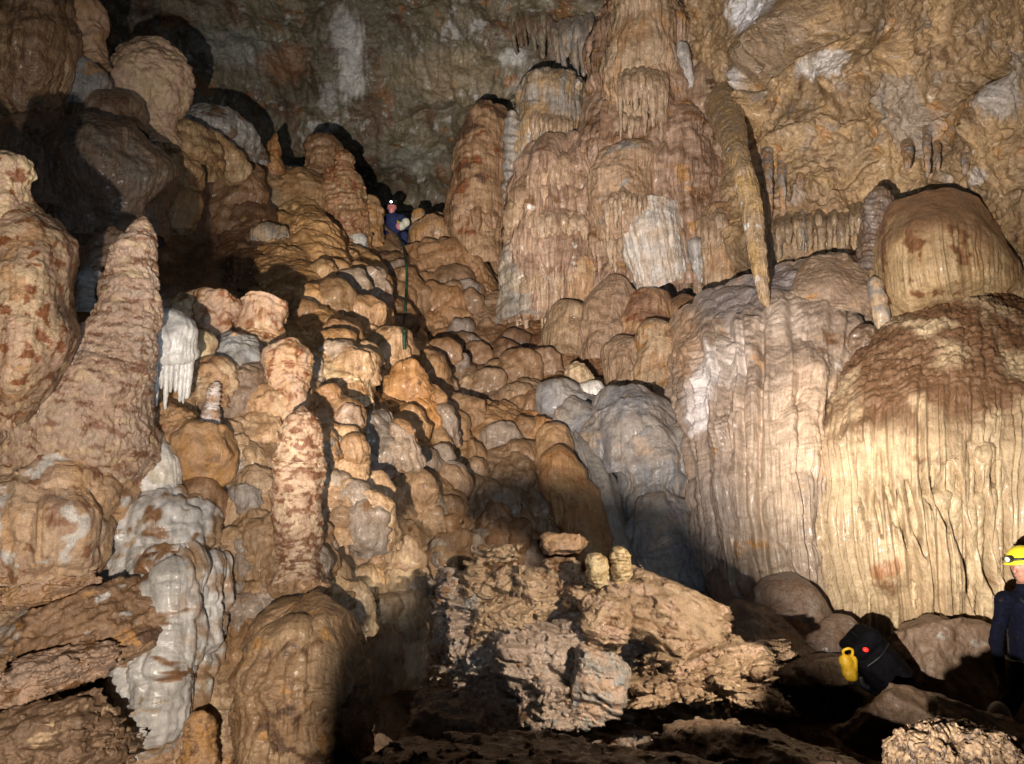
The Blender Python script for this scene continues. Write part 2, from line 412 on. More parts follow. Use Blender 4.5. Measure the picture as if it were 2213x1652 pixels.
BLOCK = rockmat('broken_rock', .5, 85, 1.0, .5, .05, .36, .3)
# ---------------------------------------------------------------- the chamber: floor and flowstone slope
def blobs(q, col, lst, s):
    wb = np.stack([q[..., 0]/70, q[..., 1]/70, np.zeros(q.shape[:2])], -1)
    n = .35*fbm(wb, 4, s)+.42*fbm(np.stack([q[..., 0]/9, q[..., 1]/34, np.zeros(q.shape[:2])], -1), 3, s+9)
    for (u, v, ru, rv, cn, a) in lst:
        r = np.sqrt(((q[..., 0]-u)/ru)**2+((q[..., 1]-v)/rv)**2)
        col = mix(col, np.broadcast_to(pal(cn), col.shape), a*(1-sst(.6, 1.25, r+n)))
    return col
def tongues(q, kk, lst, s):
    h = np.zeros(q.shape[:2], np.float32)
    wob = np.stack([q[..., 0]/45, q[..., 1]/45, np.zeros(q.shape[:2])], -1)
    wu, wv = 9*perlin(wob, s), 9*perlin(wob, s+1)
    U_, V_ = q[..., 0]+wu, q[..., 1]+wv
    for (u, v, wd, ln, a) in lst:
        y = (V_-v)/ln; x = (U_-u)/(wd*(.62+.38*np.sqrt(np.clip(y, 0, 1))))
        hh = a*kk*np.sqrt(np.clip(1-x*x, 0, 1))*tongue(y)
        h = h+.62*hh*(1-.35*np.clip(h/np.maximum(hh, 1e-4), 0, 1))
    return h
def spec(**k): return k
SP = []
for u, col_ in {
    -250: ((200, 8), (600, 8), (900, 6.6), (1200, 5.8), (1500, 5.1), (1800, 4.4)),
    0: ((-150, 9), (300, 9), (600, 8.6), (900, 6.6), (1200, 5.8), (1500, 5.1), (1800, 4.4)),
    200: ((80, 11), (300, 10.2), (450, 10.2), (600, 9.4), (720, 7.2), (850, 6.2), (1000, 5.8), (1250, 5.6), (1500, 5.4), (1800, 4.6)),
    400: ((250, 13), (400, 12.2), (590, 11.0), (640, 9.0), (700, 7.6), (800, 6.8), (900, 6.4), (1000, 6.15), (1250, 5.75), (1500, 5.3), (1800, 4.8)),
    600: ((330, 15.5), (450, 14.2), (620, 12.2), (690, 9.6), (750, 7.9), (850, 7.0), (1000, 6.35), (1100, 6.05), (1200, 5.9), (1300, 5.85), (1500, 5.5), (1800, 5.0)),
    700: ((850, 7.5), (930, 7.0), (1000, 6.7), (1100, 6.4), (1250, 6.1)),
    800: ((440, 16.6), (560, 15), (700, 13), (800, 11.0), (950, 8.7), (1100, 7.6), (1300, 6.8), (1500, 6.4), (1800, 5.4)),
    950: ((500, 16.9), (600, 15.6), (750, 13.3), (900, 11.2), (1000, 10), (1150, 9), (1300, 8.4), (1500, 7.2), (1800, 5.5)),
    1100: ((580, 16.2), (700, 14.2), (800, 12.6), (900, 11.2), (1050, 9.7), (1200, 9), (1400, 8.2), (1600, 6.7), (1800, 5.5)),
    1300: ((650, 14.4), (750, 13.2), (850, 11.8), (950, 10.6), (1150, 9.6), (1300, 8.9), (1500, 7.5), (1800, 5.6)),
    1500: ((700, 12.6), (850, 11.4), (1000, 10.4), (1200, 9.7), (1400, 8.5), (1600, 7), (1800, 5.5)),
    1750: ((750, 12), (1000, 10.5), (1200, 9.5), (1400, 8.2), (1550, 7.2), (1650, 6.6), (1800, 5.5)),
    2050: ((1200, 9.4), (1350, 8.5), (1430, 7.9), (1550, 7.0), (1650, 6.4), (1800, 5.4)),
    2500: ((1100, 10), (1350, 8.5), (1430, 7.9), (1550, 7.0), (1650, 6.4), (1800, 5.4))}.items():
    SP += [(u, v, d) for v, d in col_]
P, N, q = sheet(SP, -320, 2560, [(-320, 150), (100, 60), (230, 150), (400, 260), (480, 300), (560, 350), (700, 375), (800, 440), (850, 508), (960, 505), (1060, 590), (1300, 640), (1500, 690), (1750, 740), (2050, 1180), (2560, 1100)], [(-320, 1820), (2560, 1820)])
kk = (q[..., 2]/F).astype(np.float32)
T1 = [(655, 470, 62, 300, 20), (735, 560, 58, 230, 20), (610, 520, 50, 240, 20), (850, 870, 75, 230, 20), (960, 900, 70, 200, 20), (1050, 880, 80, 230, 20), (780, 1080, 75, 240, 20), (880, 1060, 60, 220, 20), (560, 1100, 70, 260, 20), (700, 930, 60, 220, 20), (1110, 960, 65, 240, 20), (600, 470, 60, 190, 20), (650, 440, 50, 220, 24), (695, 500, 45, 190, 22), (560, 480, 40, 190, 16), (740, 540, 55, 150, 18), (520, 420, 50, 200, 16), (480, 330, 60, 160, 16), (640, 370, 60, 110, 16), (700, 420, 60, 120, 18),
      (860, 508, 95, 80, 22), (828, 560, 60, 90, 20), (935, 545, 85, 160, 26), (1000, 560, 70, 130, 24), (1025, 610, 50, 110, 22), (765, 640, 38, 70, 16), (845, 640, 45, 80, 18), (800, 690, 60, 70, 18), (855, 690, 40, 66, 16),
      (900, 610, 60, 120, 18), (965, 630, 55, 100, 18), (730, 590, 60, 120, 18), (880, 570, 50, 80, 16), (1060, 650, 50, 90, 18),
      (760, 745, 95, 95, 28), (835, 760, 90, 100, 30), (695, 765, 75, 80, 20), (820, 815, 70, 65, 22), (885, 795, 60, 70, 20), (920, 785, 50, 80, 18), (720, 820, 70, 60, 16),
      (700, 860, 60, 90, 18), (790, 862, 62, 66, 20), (840, 880, 55, 90, 20), (760, 905, 70, 78, 20), (872, 925, 42, 66, 16), (800, 952, 55, 66, 22), (730, 980, 50, 80, 18), (780, 1055, 62, 76, 24), (842, 1035, 60, 90, 20), (720, 1050, 45, 70, 16),
      (830, 1118, 55, 90, 26), (762, 1120, 52, 100, 22), (885, 1090, 55, 100, 22), (842, 1185, 42, 66, 18), (855, 1232, 50, 66, 18), (765, 1225, 52, 90, 18), (830, 1288, 92, 170, 34), (760, 1325, 80, 140, 26), (700, 1260, 50, 110, 18),
      (1000, 890, 95, 120, 26), (1082, 890, 72, 130, 26), (1152, 925, 62, 110, 22), (1092, 795, 62, 90, 22), (1000, 825, 72, 70, 20), (1085, 830, 55, 90, 22), (1135, 850, 72, 60, 18), (1042, 955, 72, 110, 24), (1000, 995, 72, 130, 24),
      (1102, 995, 72, 120, 24), (1062, 1075, 82, 100, 24), (962, 1075, 62, 80, 18), (1010, 1145, 62, 90, 18), (1130, 1060, 60, 110, 20), (1100, 1130, 60, 100, 20), (940, 1140, 50, 90, 18),
      (520, 890, 62, 100, 18), (562, 950, 52, 90, 16), (540, 1050, 52, 100, 18), (522, 1160, 62, 110, 18), (562, 1195, 52, 90, 16), (602, 1235, 62, 90, 16), (470, 1235, 42, 100, 16), (502, 1325, 50, 100, 16), (540, 1400, 60, 130, 18), (600, 900, 60, 100, 16), (470, 1330, 40, 110, 14),
      (1240, 830, 60, 70, 18), (1200, 850, 70, 90, 20), (1180, 820, 50, 60, 16), (1190, 760, 60, 90, 18), (1160, 900, 60, 60, 16), (1260, 720, 70, 110, 22)]
rg = np.random.default_rng(3)
for i in range(46):                                       # knobs where the slope flattens below the rope
    u = rg.uniform(930, 1200); v = rg.uniform(685, 830)
    r = rg.uniform(13, 26); T1.append((u, v, r, r*1.5, r*.62))
for i in range(120):
    u = rg.uniform(470, 1180) if i < 60 else rg.uniform(820, 1200); v = rg.uniform(690, 1400) if i < 60 else rg.uniform(680, 1080); r = rg.uniform(14, 32); T1.append((u, v, r, r*1.7, r*.42))
toV = EYE-P; toV[..., 2] = 0; toV /= np.linalg.norm(toV, axis=-1, keepdims=True)     # flowstone lobes bulge out level from the slope
dt = np.linalg.norm(np.diff(P, axis=0), axis=-1).mean(1); T_ = np.broadcast_to(np.r_[0, np.cumsum(dt)][:, None], P.shape[:2])
X_ = P[..., 0]; Zd = -P[..., 2]
hv = tongues(q, kk, [(u, v, a_, b_, c_*.5) for u, v, a_, b_, c_ in T1], 401)
hv += .05*lobes(X_+.10*perlin(P/.5, 5), Zd+.08*perlin(P/.5, 6), .34, .42, 410)+.022*lobes(X_+.05*perlin(P/.2, 7), Zd+.03*perlin(P/.2, 8), .13, .16, 411)*sst(-.3, .3, perlin(P/.7, 409))
h = .07*fbm(P/.9, 4, 412)+.012*fbm(P/.12, 3, 413)
P = P+toV*hv[..., None]
N = normals(P); N *= (np.sign((N*(EYE-P)).sum(-1)))[..., None]
lowleft = (1-sst(500, 760, q[..., 0]))*sst(1150, 1300, q[..., 1])
h += lowleft*(.05*ridged(P/.35, 4, 414)+.03*ridged(P/.1, 3, 417))
rocky = sst(1150, 1400, q[..., 1])*sst(850, 950, q[..., 0])
h += rocky*(.10*ridged(P/.5, 4, 415)-.05)
Q_ = np.stack([X_, np.zeros_like(X_), T_*.07], -1)
h += .010*perlin(Q_/.05, 416)*sst(-.1, .5, perlin(P/.6, 418))*(1-rocky)
col = paint(P, X_, np.zeros_like(X_), T_, .006, 5, ('pale', 'tan', dict(size=110, streak=.7, sw=16, soft=.4, stain=[('brown', .42, 130), ('orange', .38, 120), ('grey', .38, 110)])), 420)
col = blobs(q, col, [
    (640, 560, 150, 150, (.60, .39, .20), .9), (730, 610, 80, 90, (.62, .43, .24), .8), (560, 470, 60, 60, 'grey', .6), (480, 360, 90, 100, 'mud', .6), (300, 400, 230, 200, 'mud', .8), (450, 560, 130, 120, 'umber', .9), (640, 700, 110, 60, 'umber', .6),
    (850, 520, 80, 26, 'brown', .8), (960, 610, 120, 80, 'mud', .7), (860, 660, 110, 70, (.36, .23, .13), .7), (790, 780, 130, 70, (.58, .42, .265), .85), (905, 870, 60, 70, 'orange', .85), (930, 930, 40, 70, 'orange', .7), (700, 900, 90, 70, 'tan', .5),
    (1060, 740, 140, 70, 'mud', .85), (1180, 770, 110, 60, 'umber', .7), (1080, 880, 160, 90, (.33, .25, .18), .75), (1020, 960, 110, 60, (.42, .27, .14), .7), (1180, 980, 70, 90, 'orange', .6), (950, 1020, 50, 30, 'umber', .8),
    (1060, 1060, 140, 60, (.40, .30, .21), .7), (800, 1120, 140, 140, (.54, .40, .27), .75), (800, 1290, 130, 80, (.55, .45, .30), .7), (830, 1360, 90, 120, (.50, .42, .31), .6),
    (540, 1000, 110, 130, (.34, .27, .19), .7), (540, 1200, 130, 120, (.33, .24, .15), .8), (500, 1400, 110, 140, (.26, .17, .09), .8), (640, 1150, 100, 100, (.36, .25, .15), .6), (150, 1560, 260, 130, (.20, .12, .07), .8),
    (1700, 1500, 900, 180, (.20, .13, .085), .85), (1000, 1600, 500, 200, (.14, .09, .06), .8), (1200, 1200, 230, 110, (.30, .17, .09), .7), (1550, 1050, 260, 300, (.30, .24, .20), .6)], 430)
Pf = P+N*h[..., None]
_r = Pf-EYE; _d = _r @ FW; FLOOR = (Pf, 1106.5+F*(_r @ RT)/_d, 826-F*(_r @ UP)/_d, _d)
b = Buf(); b.grid(Pf, col)
qs, cs_ = q[::3, ::3], col[::3, ::3]
def survey(u, v):
    i = np.argmin((qs[..., 0]-u)**2+(qs[..., 1]-v)**2); return qs[..., 2].ravel()[i], cs_.reshape(-1, 3)[i]
PIL = spec(fbm=(7, 40, 3), lump=[(5, 26), (2.5, 11)], flute=[(5, 10, .3, .6), (2, 4.5, .3, .6)], lobes=(9, 28, 50), rid=(.9, 8, 2), warp3=.36)
for u, v, wd, ln, a_ in T1:                                  # pillows of flowstone, each draped over the one below
    if v < 532 and abs(u-875) < 75: continue
    dt_, cc = survey(u, v+.30*ln); dm, _ = survey(u, v+.65*ln); db, _ = survey(u, v+1.05*ln); kw = wd*dm/F; wd = wd*1.16; sl = .16*ln*(1 if u < 960 else -.6)
    g = .8+.45*rg.random(); cc = np.clip(cc*g*1.22*np.array((1.07, .97, .87)), .02, .8)
    Pg, cg = lathe_grid([(u, v, dt_+.10*kw, wd*.5), (u+rg.uniform(-6, 6)+.2*sl, v+.25*ln, (dt_+dm)/2+.06*kw, wd*.9), (u+rg.uniform(-8, 8)+.6*sl, v+.6*ln, dm+.06*kw, wd*1.03), (u+rg.uniform(-10, 10)+1.1*sl, v+1.2*ln, db+.30*kw, wd*.95)], PIL,
                        (cc, cc*np.array((.74, .66, .56)), dict(size=40, streak=.8, sw=6, soft=.35, stain=[('brown', .42, 40), (cc*1.25, .36, 30)])), ell=.5, cap=rg.uniform(.55, 1.))
    b.grid(Pg, cg, True)
Pz = np.concatenate([x.reshape(-1, 3) for x in b.v]); _r = Pz-EYE; _d = _r @ FW
zb = np.full((300, 420), 99.); iu = np.clip(((1106.5+F*(_r @ RT)/_d)/6).astype(int), 0, 419); iv = np.clip(((826-F*(_r @ UP)/_d)/6).astype(int), 0, 299); np.minimum.at(zb, (iv, iu), _d)
for i in range(230):                                         # small lobes that overlap on the big flows
    u = rg.uniform(480, 1190); v = rg.uniform(560, 1300)
    if u < 640 and v < 900: continue
    r = rg.uniform(15, 36); ln = r*rg.uniform(1.5, 3.0); w_ = zb[int((v+.45*ln)/6)-1:int((v+.45*ln)/6)+2, int(u/6)-1:int(u/6)+2]
    dm = float(np.median(w_)); _, cc = survey(u, v+.5*ln)
    if dm > 50: continue
    cc = np.clip(cc*np.array((1.10, 1.0, .90))*rg.uniform(.75, 1.3), .02, .8); cc = cc+(np.array((.34, .32, .30))-cc)*(.55 if rg.random() < .28 else 0.); kw = r*dm/F; sl = .16*ln*(1 if u < 960 else -.6)
    Pg, cg = lathe_grid([(u, v, dm+.42*kw, r*.55), (u+.3*sl, v+.3*ln, dm+.22*kw, r*1.0), (u+.7*sl, v+.7*ln, dm+.20*kw, r*1.12), (u+1.1*sl, v+1.25*ln, dm+.62*kw, r*1.05)], PIL, (cc, cc*np.array((.78, .72, .64)), dict(size=30, streak=.8, sw=5, soft=.35, stain=[('brown', .46, 30), (cc*1.3, .36, 22)])), ell=.55, cap=rg.uniform(.6, 1.))
    b.grid(Pg, cg, True)
for i in range(90):                                          # small knobs and stubs growing on the flow
    u = rg.uniform(300, 1150); v = rg.uniform(640, 1330)
    if u < 470 and v > 900: continue
    dm, cc = survey(u, v+14); r = rg.uniform(5, 13); hh_ = r*rg.uniform(1.6, 4); cc = np.clip(cc*rg.uniform(.9, 1.5), .03, .8)
    Pg, cg = lathe_grid([(u, v, dm-.12, r*.45), (u, v+hh_*.4, dm-.14, r*.8), (u+rg.uniform(-3, 3), v+hh_, dm-.12, r*1.25)], spec(fbm=(2.5, 14, 3), lump=(2.5, 8), band=(.5, 7)), (cc, cc*.75, dict(size=20)), dens=1.3)
    b.grid(Pg, cg, True)
Pf = np.concatenate([x.reshape(-1, 3) for x in b.v])
_r = Pf-EYE; _d = _r @ FW; FLOOR = (Pf, 1106.5+F*(_r @ RT)/_d, 826-F*(_r @ UP)/_d, _d)
o = b.build('cave_floor', SLOPE, base=(0, 8, 0)); tag(o, kind='structure')

# ---------------------------------------------------------------- far wall under the roof
WP = []
for u, col_ in {-320: ((-350, 12), (0, 15), (300, 16), (650, 17)), 200: ((-350, 13), (0, 17), (250, 18.5), (450, 19), (650, 19)), 500: ((-350, 14), (0, 18), (200, 19.5), (400, 20.5), (650, 21)),
                850: ((-350, 14), (0, 18), (200, 19.6), (330, 20.8), (420, 22.5), (650, 23)), 1100: ((-350, 13.5), (0, 17.5), (200, 19), (400, 20.5), (650, 21)), 1300: ((-350, 12.5), (0, 16.5), (300, 18.2), (650, 19)), 1900: ((-350, 10), (0, 14), (300, 15.5), (650, 16))}.items():
    WP += [(u, v, d) for v, d in col_]
P, N, q = sheet(WP, -320, 1900, [(-320, -360), (1900, -360)], [(-320, 640), (1900, 640)], 2.8)
dt = np.linalg.norm(np.diff(P, axis=0), axis=-1).mean(1); T_ = np.broadcast_to(np.r_[0, np.cumsum(dt)][:, None], P.shape[:2])
X_ = P[..., 0]; Z_ = P[..., 2]
vert = np.stack([X_, P[..., 1]*.3, Z_*.16], -1)
f1, who = worley((P+.5*np.stack([fbm(P/1.4, 2, 541), fbm(P/1.4, 2, 542), fbm(P/1.4, 2, 543)], -1))/np.array((1.5, 1.5, 2.2)), 544, True)
h = .16*(who-.5)+.5*fbm(P/3.2, 4, 501)+.10*ridged(P/.9, 4, 502)+.045*perlin(vert/.14, 503)*sst(-.3, .3, perlin(P/2, 504))+.05*fbm(vert/.3, 3, 505)
h += .14*lobes(X_+.3*perlin(P/.8, 5), T_+.3*perlin(P/.9, 6), .5, 1.5, 507)*sst(-.1, .3, perlin(P/1.9, 508))
h += .03*fbm(P/.14, 3, 509)
def crack(x0, y0, x1, y1, w, dp):
    L = math.hypot(x1-x0, y1-y0); ex, ey = (x1-x0)/L, (y1-y0)/L
    uu = (q[..., 0]-x0)*ex+(q[..., 1]-y0)*ey; vv = -(q[..., 0]-x0)*ey+(q[..., 1]-y0)*ex+8*perlin(P/.5, 511)
    return -dp*np.exp(-(vv/w)**2)*sst(-20, 20, uu)*(1-sst(L-20, L+20, uu))
h += crack(1000, 240, 1190, 196, 7, .35)+crack(1130, 260, 1200, 215, 6, .3)+crack(900, 255, 1010, 232, 8, .2)+crack(700, 0, 640, 300, 10, .15)
col = paint(P, X_, Z_*.2, T_, .011, 8, ((.27, .235, .17), (.20, .165, .10), dict(size=60, streak=.7, sw=8, sz=.35, stain=[('mud', .30, 70), ((.31, .17, .08), .40, 50), ((.50, .49, .46), .50, 34)])), 520)
col = col*(.74+.52*who[..., None])
col = blobs(q, col, [(765, 130, 26, 90, (.62, .61, .58), .9), (740, 60, 22, 60, (.6, .6, .57), .7), (715, 200, 18, 40, (.6, .6, .57), .6), (890, 350, 70, 34, (.40, .42, .36), .5), (1110, 120, 22, 22, (.6, .6, .58), .8), (1150, 190, 40, 26, (.44, .42, .36), .6), (500, 100, 110, 50, (.33, .35, .32), .6), (620, 130, 60, 50, (.36, .19, .10), .6), (960, 150, 120, 60, (.36, .29, .18), .5)], 530)
b = Buf(); b.grid(P+N*h[..., None], col)
tag(b.build('cave_wall', WALL, base=(0, 20, 0)), kind='structure')

# ---------------------------------------------------------------- overhanging roof on the right
CP = []
for u, col_ in {1480: ((-350, 11), (0, 13.5), (300, 14), (640, 14)), 1650: ((-350, 10), (0, 12.4), (250, 12.4), (450, 12), (580, 11.6), (640, 12.6)), 1850: ((-350, 8.8), (0, 11), (250, 11.2), (450, 11), (560, 10.8), (640, 12.2)), 2050: ((-350, 7.6), (0, 9.6), (200, 9.9), (380, 10), (460, 10.8), (640, 12)), 2213: ((-350, 6.6), (0, 8.4), (250, 8.9), (450, 9.2), (640, 9.6)), 2560: ((-350, 5), (0, 6.5), (300, 7.2), (640, 8))}.items():
    CP += [(u, v, d) for v, d in col_]
P, N, q = sheet(CP, 1480, 2560, [(1480, -360), (2560, -360)], [(1480, 640), (1650, 630), (1870, 625), (2100, 640), (2560, 700)], 2.5)
dt = np.linalg.norm(np.diff(P, axis=0), axis=-1).mean(1); T_ = np.broadcast_to(np.r_[0, np.cumsum(dt)][:, None], P.shape[:2])
X_ = P[..., 0]; Z_ = P[..., 2]; vert = np.stack([X_, P[..., 1]*.1, Z_*.14], -1)
low = sst(300, 420, q[..., 1])*(1-sst(2000, 2150, q[..., 0]))
Pw = P+.25*np.stack([fbm(P/.8, 2, 611), fbm(P/.8, 2, 612), fbm(P/.8, 2, 613)], -1)
f1, who = worley(Pw/np.array((1.1, 1.1, .8)), 614, True); f2, who2 = worley(Pw/.34, 615, True)
h = .30*fbm(P/1.9, 2, 601)+.13*(who-.5)+.045*(who2-.5)-.05*sst(.6, .95, f1)+.035*ridged(P/.5, 5, 602)+.04*fbm(P/.14, 4, 603)-.07*sst(.25, .5, perlin(P/.16, 606))+low*(.06*perlin(vert/.10, 604)+.06*(1-2*np.abs(perlin(vert/.2, 605))))
h += crack(1600, 215, 1820, 80, 9, .25)+crack(1650, 310, 1790, 265, 10, .12)+crack(1830, 250, 1960, 262, 9, .10)+crack(1990, 270, 2180, 150, 8, .2)+crack(1780, 440, 1900, 330, 8, .16)+crack(2120, 160, 2150, 330, 8, .15)
def ridge(x0, y0, x1, y1, w, dp): return -crack(x0, y0, x1, y1, w, dp)
h += ridge(1590, 150, 1640, 260, 18, .4)+ridge(1770, 0, 1610, 150, 46, .55)+ridge(1800, 210, 1990, 100, 46, .35)+ridge(1660, 320, 1800, 260, 20, .2)+ridge(2100, 300, 2180, 180, 30, .25)
col = paint(P, X_, Z_, T_, .0065, 6, ((.42, .32, .19), (.33, .26, .17), dict(size=70, streak=.3, sw=10, soft=.4, stain=[((.44, .27, .12), .40, 60), ('grey', .40, 70), ((.22, .15, .09), .40, 40), ((.66, .62, .54), .62, 14)])), 620)
col = col*(.78+.44*who[..., None])*(.9+.2*who2[..., None]); col = col*np.array((1.12, 1.0, .86)); col = mix(col, np.broadcast_to(c3(.27, .25, .225), col.shape), .55*(who > .88))
col = blobs(q, col, [(1630, 30, 60, 50, (.66, .68, .70), .9), (1690, 10, 30, 30, (.55, .56, .57), .7), (1600, 190, 22, 40, (.55, .54, .52), .8), (1800, 160, 60, 26, (.68, .67, .64), .85), (1830, 130, 40, 18, (.68, .67, .64), .7), (1670, 130, 60, 60, (.25, .19, .13), .7), (1740, 50, 40, 70, (.25, .2, .15), .6), (2190, 200, 40, 50, (.34, .33, .31), .7), (2130, 370, 24, 16, (.6, .58, .54), .6), (1800, 500, 140, 70, (.34, .22, .12), .5), (1940, 360, 60, 50, (.46, .32, .16), .5)], 630)
b = Buf(); b.grid(P+N*h[..., None], col)
tag(b.build('cave_ceiling', WALL, base=(4, 10, 5)), kind='structure')

# unseen rim added before the lamps, shaped to shade low ground and rock pile
LP = np.array(LAMP); rim = []
for u, v, d in ((700, 1760, 5.4), (745, 1560, 6.4), (785, 1400, 6.9), (840, 1345, 7.0), (890, 1380, 7.2), (925, 1300, 8), (960, 1170, 8.5), (1040, 1105, 9), (1120, 1085, 9), (1230, 1110, 9), (1330, 1130, 9.2), (1420, 1150, 9), (1500, 1200, 8.8), (1580, 1270, 8.4), (1650, 1350, 8), (1720, 1440, 7.5), (1800, 1490, 6.8), (1860, 1640, 5.5), (1900, 1780, 5)):
    rim.append(LP+.14*(at(u, v, d)-LP))
rim = np.array(rim)
G_ = np.stack([rim*(1, 1, 0)+np.array((0, -.18, -.2)), rim+np.array((0, -.05, -.08)), rim, rim+np.array((0, .07, -.10)), rim*(1, 1, 0)+np.array((0, .4, -.2))])
P = np.einsum('hm,mnc,wn->hwc', crw(5, 90), G_, crw(len(rim), 420)); N = normals(P); N *= np.sign(N[..., 2].mean())
hh = (.008*ridged(P/.1, 4, 701)+.006*fbm(P/.08, 3, 702))
b = Buf(); b.grid(P+N*hh[..., None], paint(P, P[..., 0], P[..., 1], P[..., 2], .002, 1, ('mud', 'brown', dict(size=60)), 703))
tag(b.build('cave_floor', BLOCK, base=(0, 1.4, 0)), kind='structure')  # the added rim that blocks lamp light, kept with the floor

# side wall that closes the chamber on the right, behind the great dome
RP = []
for u, col_ in {2080: ((450, 11.6), (700, 11.2), (1000, 10.4), (1500, 9.4)), 2300: ((450, 10), (700, 9.6), (1000, 9.0), (1500, 8.2)), 2700: ((450, 8), (700, 7.7), (1000, 7.2), (1500, 6.6)), 3300: ((450, 6), (700, 5.8), (1000, 5.4), (1500, 5))}.items():
    RP += [(u, v, d) for v, d in col_]
P, N, q = sheet(RP, 2080, 3300, [(2080, 440), (3300, 300)], [(2080, 1500), (3300, 1700)], 5)
vert = np.stack([P[..., 0], P[..., 1], P[..., 2]*.14], -1)
h = .25*fbm(P/1.2, 4, 801)+.06*ridged(P/.4, 4, 802)+.05*perlin(vert/.12, 803)
b = Buf(); b.grid(P+N*h[..., None], paint(P, P[..., 0], P[..., 2], P[..., 2], .006, 6, ((.38, .28, .17), (.28, .2, .12), dict(size=70, streak=.3, soft=.4)), 804))
tag(b.build('cave_wall', WALL, base=(8, 8, 0)), kind='structure')
# ---------------------------------------------------------------- formations: stalagmites, columns, flowstone, stalactites
def spec(**k): return k
KNOB = spec(fbm=(9, 40, 4), lump=[(9, 26), (4, 11)], rid=(3.5, 12, 3), pit=(4, 9, .32))
RINGS = spec(fbm=(7, 40, 4), lump=(5, 18), band=(1.4, 13), rid=(1.6, 10, 3), pit=(2.5, 7, .38))
SMOOTH = spec(fbm=(6, 60, 3), flute=(2.0, 9, .25, .8), lump=(4, 40))
MOTTLE = ('tan', 'pink', dict(size=40, streak=.3, stain=[('rust', .20, 26), ('pale', .5, 24)]))
TAN = ('tan', 'pale', dict(size=50, streak=.4, stain=[('brown', .42, 40), ('orange', .45, 50)]))
DRIP = ('tan', 'pale', dict(size=60, streak=1.0, sw=7, stain=[('brown', .46, 60), ('orange', .42, 50)]))
BRN = (('brown'), (.36, .21, .11), dict(size=50, streak=.8, sw=8, stain=[('umber', .40, 50)]))
ORG = ('orange', 'tan', dict(size=40, streak=.5, stain=[('brown', .40, 30)]))
WHT = ('white', (.62, .60, .56), dict(size=60, streak=.5, sw=8))
GRY = ('grey', 'blue', dict(size=60, streak=.4, stain=[('tan', .45, 40)]))
MUD = ('mud', (.26, .18, .12), dict(size=60, streak=.4, stain=[('umber', .42, 40)]))

# ---- left edge
patch('flowstone_curtain', 'broad tan curtain of flowstone with brown mottling filling the left edge', 'flowstone',
      [[(-90, 300, 5.2), (-40, 395, 4.9), (30, 410, 4.75), (85, 440, 4.8), (120, 470, 5.1), (130, 500, 5.6)],
       [(-100, 470, 5.0), (-50, 500, 4.6), (25, 520, 4.45), (100, 530, 4.5), (158, 540, 4.9), (165, 560, 5.6)],
       [(-110, 600, 4.9), (-55, 620, 4.45), (20, 630, 4.3), (90, 640, 4.4), (140, 640, 4.8), (155, 640, 5.5)],
       [(-110, 720, 4.8), (-60, 720, 4.4), (15, 730, 4.25), (85, 735, 4.3), (155, 735, 4.7), (170, 735, 5.4)],
       [(-110, 820, 4.8), (-60, 820, 4.45), (5, 830, 4.3), (60, 830, 4.35), (115, 820, 4.7), (130, 810, 5.3)],
       [(-100, 925, 4.9), (-60, 925, 4.7), (0, 928, 4.6), (30, 920, 4.65), (60, 900, 4.9), (75, 880, 5.3)]],
      spec(fbm=(12, 90, 4), flute=[(5, 34, .0, .4), (1.5, 9, 0, .5)], rid=(2.5, 18, 3), pit=(3, 7, .34)),
      ('pink', 'pale', dict(size=90, streak=.7, sw=22, stain=[('rust', .18, 26), ('tan', .3, 60)])), NEAR)
lathe('stalagmite', 'knobbly bright stalagmite top at the extreme left edge, above the flowstone curtain', 'stalagmite',
      [(20, 322, 4.7, 30), (18, 350, 4.7, 46), (5, 400, 4.7, 44), (0, 450, 4.7, 58), (-5, 560, 4.7, 70)], spec(fbm=(8, 40, 3), rid=(5, 22, 3), pit=(3, 8, .3)), ('cream', 'pink', dict(size=40, stain=[('rust', .36, 26)])), NEAR)
lathe('stalagmite', 'tall leaning ringed stalagmite with a blunt pale tip, tallest of the left foreground', 'stalagmite',
      [(322, 468, 5.6, 13), (313, 510, 5.6, 27), (300, 560, 5.55, 39), (288, 630, 5.5, 48), (272, 690, 5.45, 60), (248, 760, 5.4, 82), (215, 840, 5.35, 110), (182, 900, 5.35, 142), (160, 950, 5.45, 160), (140, 1010, 5.7, 175), (130, 1080, 6.1, 180)],
      spec(warp3=.17, fbm=(10, 60, 4), band=(.7, 26), rid=(4, 17, 4), pit=(4.5, 7, .27), lump=[(7, 36), (3, 12)]),
      ((.50, .37, .27), 'pink', dict(size=60, streak=.1, sz=2.4, stain=[(( .27, .14, .08), .20, 36), ('pale', .36, 44)])), NEAR, ell=.8)
lathe('stalagmite', 'small grey leaning stalagmite in the dark hollow left of the tall ringed one', 'stalagmite',
      [(190, 575, 6.6, 10), (193, 600, 6.6, 22), (196, 640, 6.6, 28), (198, 670, 6.6, 34)], RINGS, GRY, NEAR)
lathe('stalagmite', 'stubby brown stalagmite half hidden behind the tall ringed stalagmite', 'stalagmite',
      [(255, 490, 7.2, 14), (245, 520, 7.2, 34), (240, 570, 7.2, 44), (235, 625, 7.2, 52)], KNOB, MUD, NEAR)
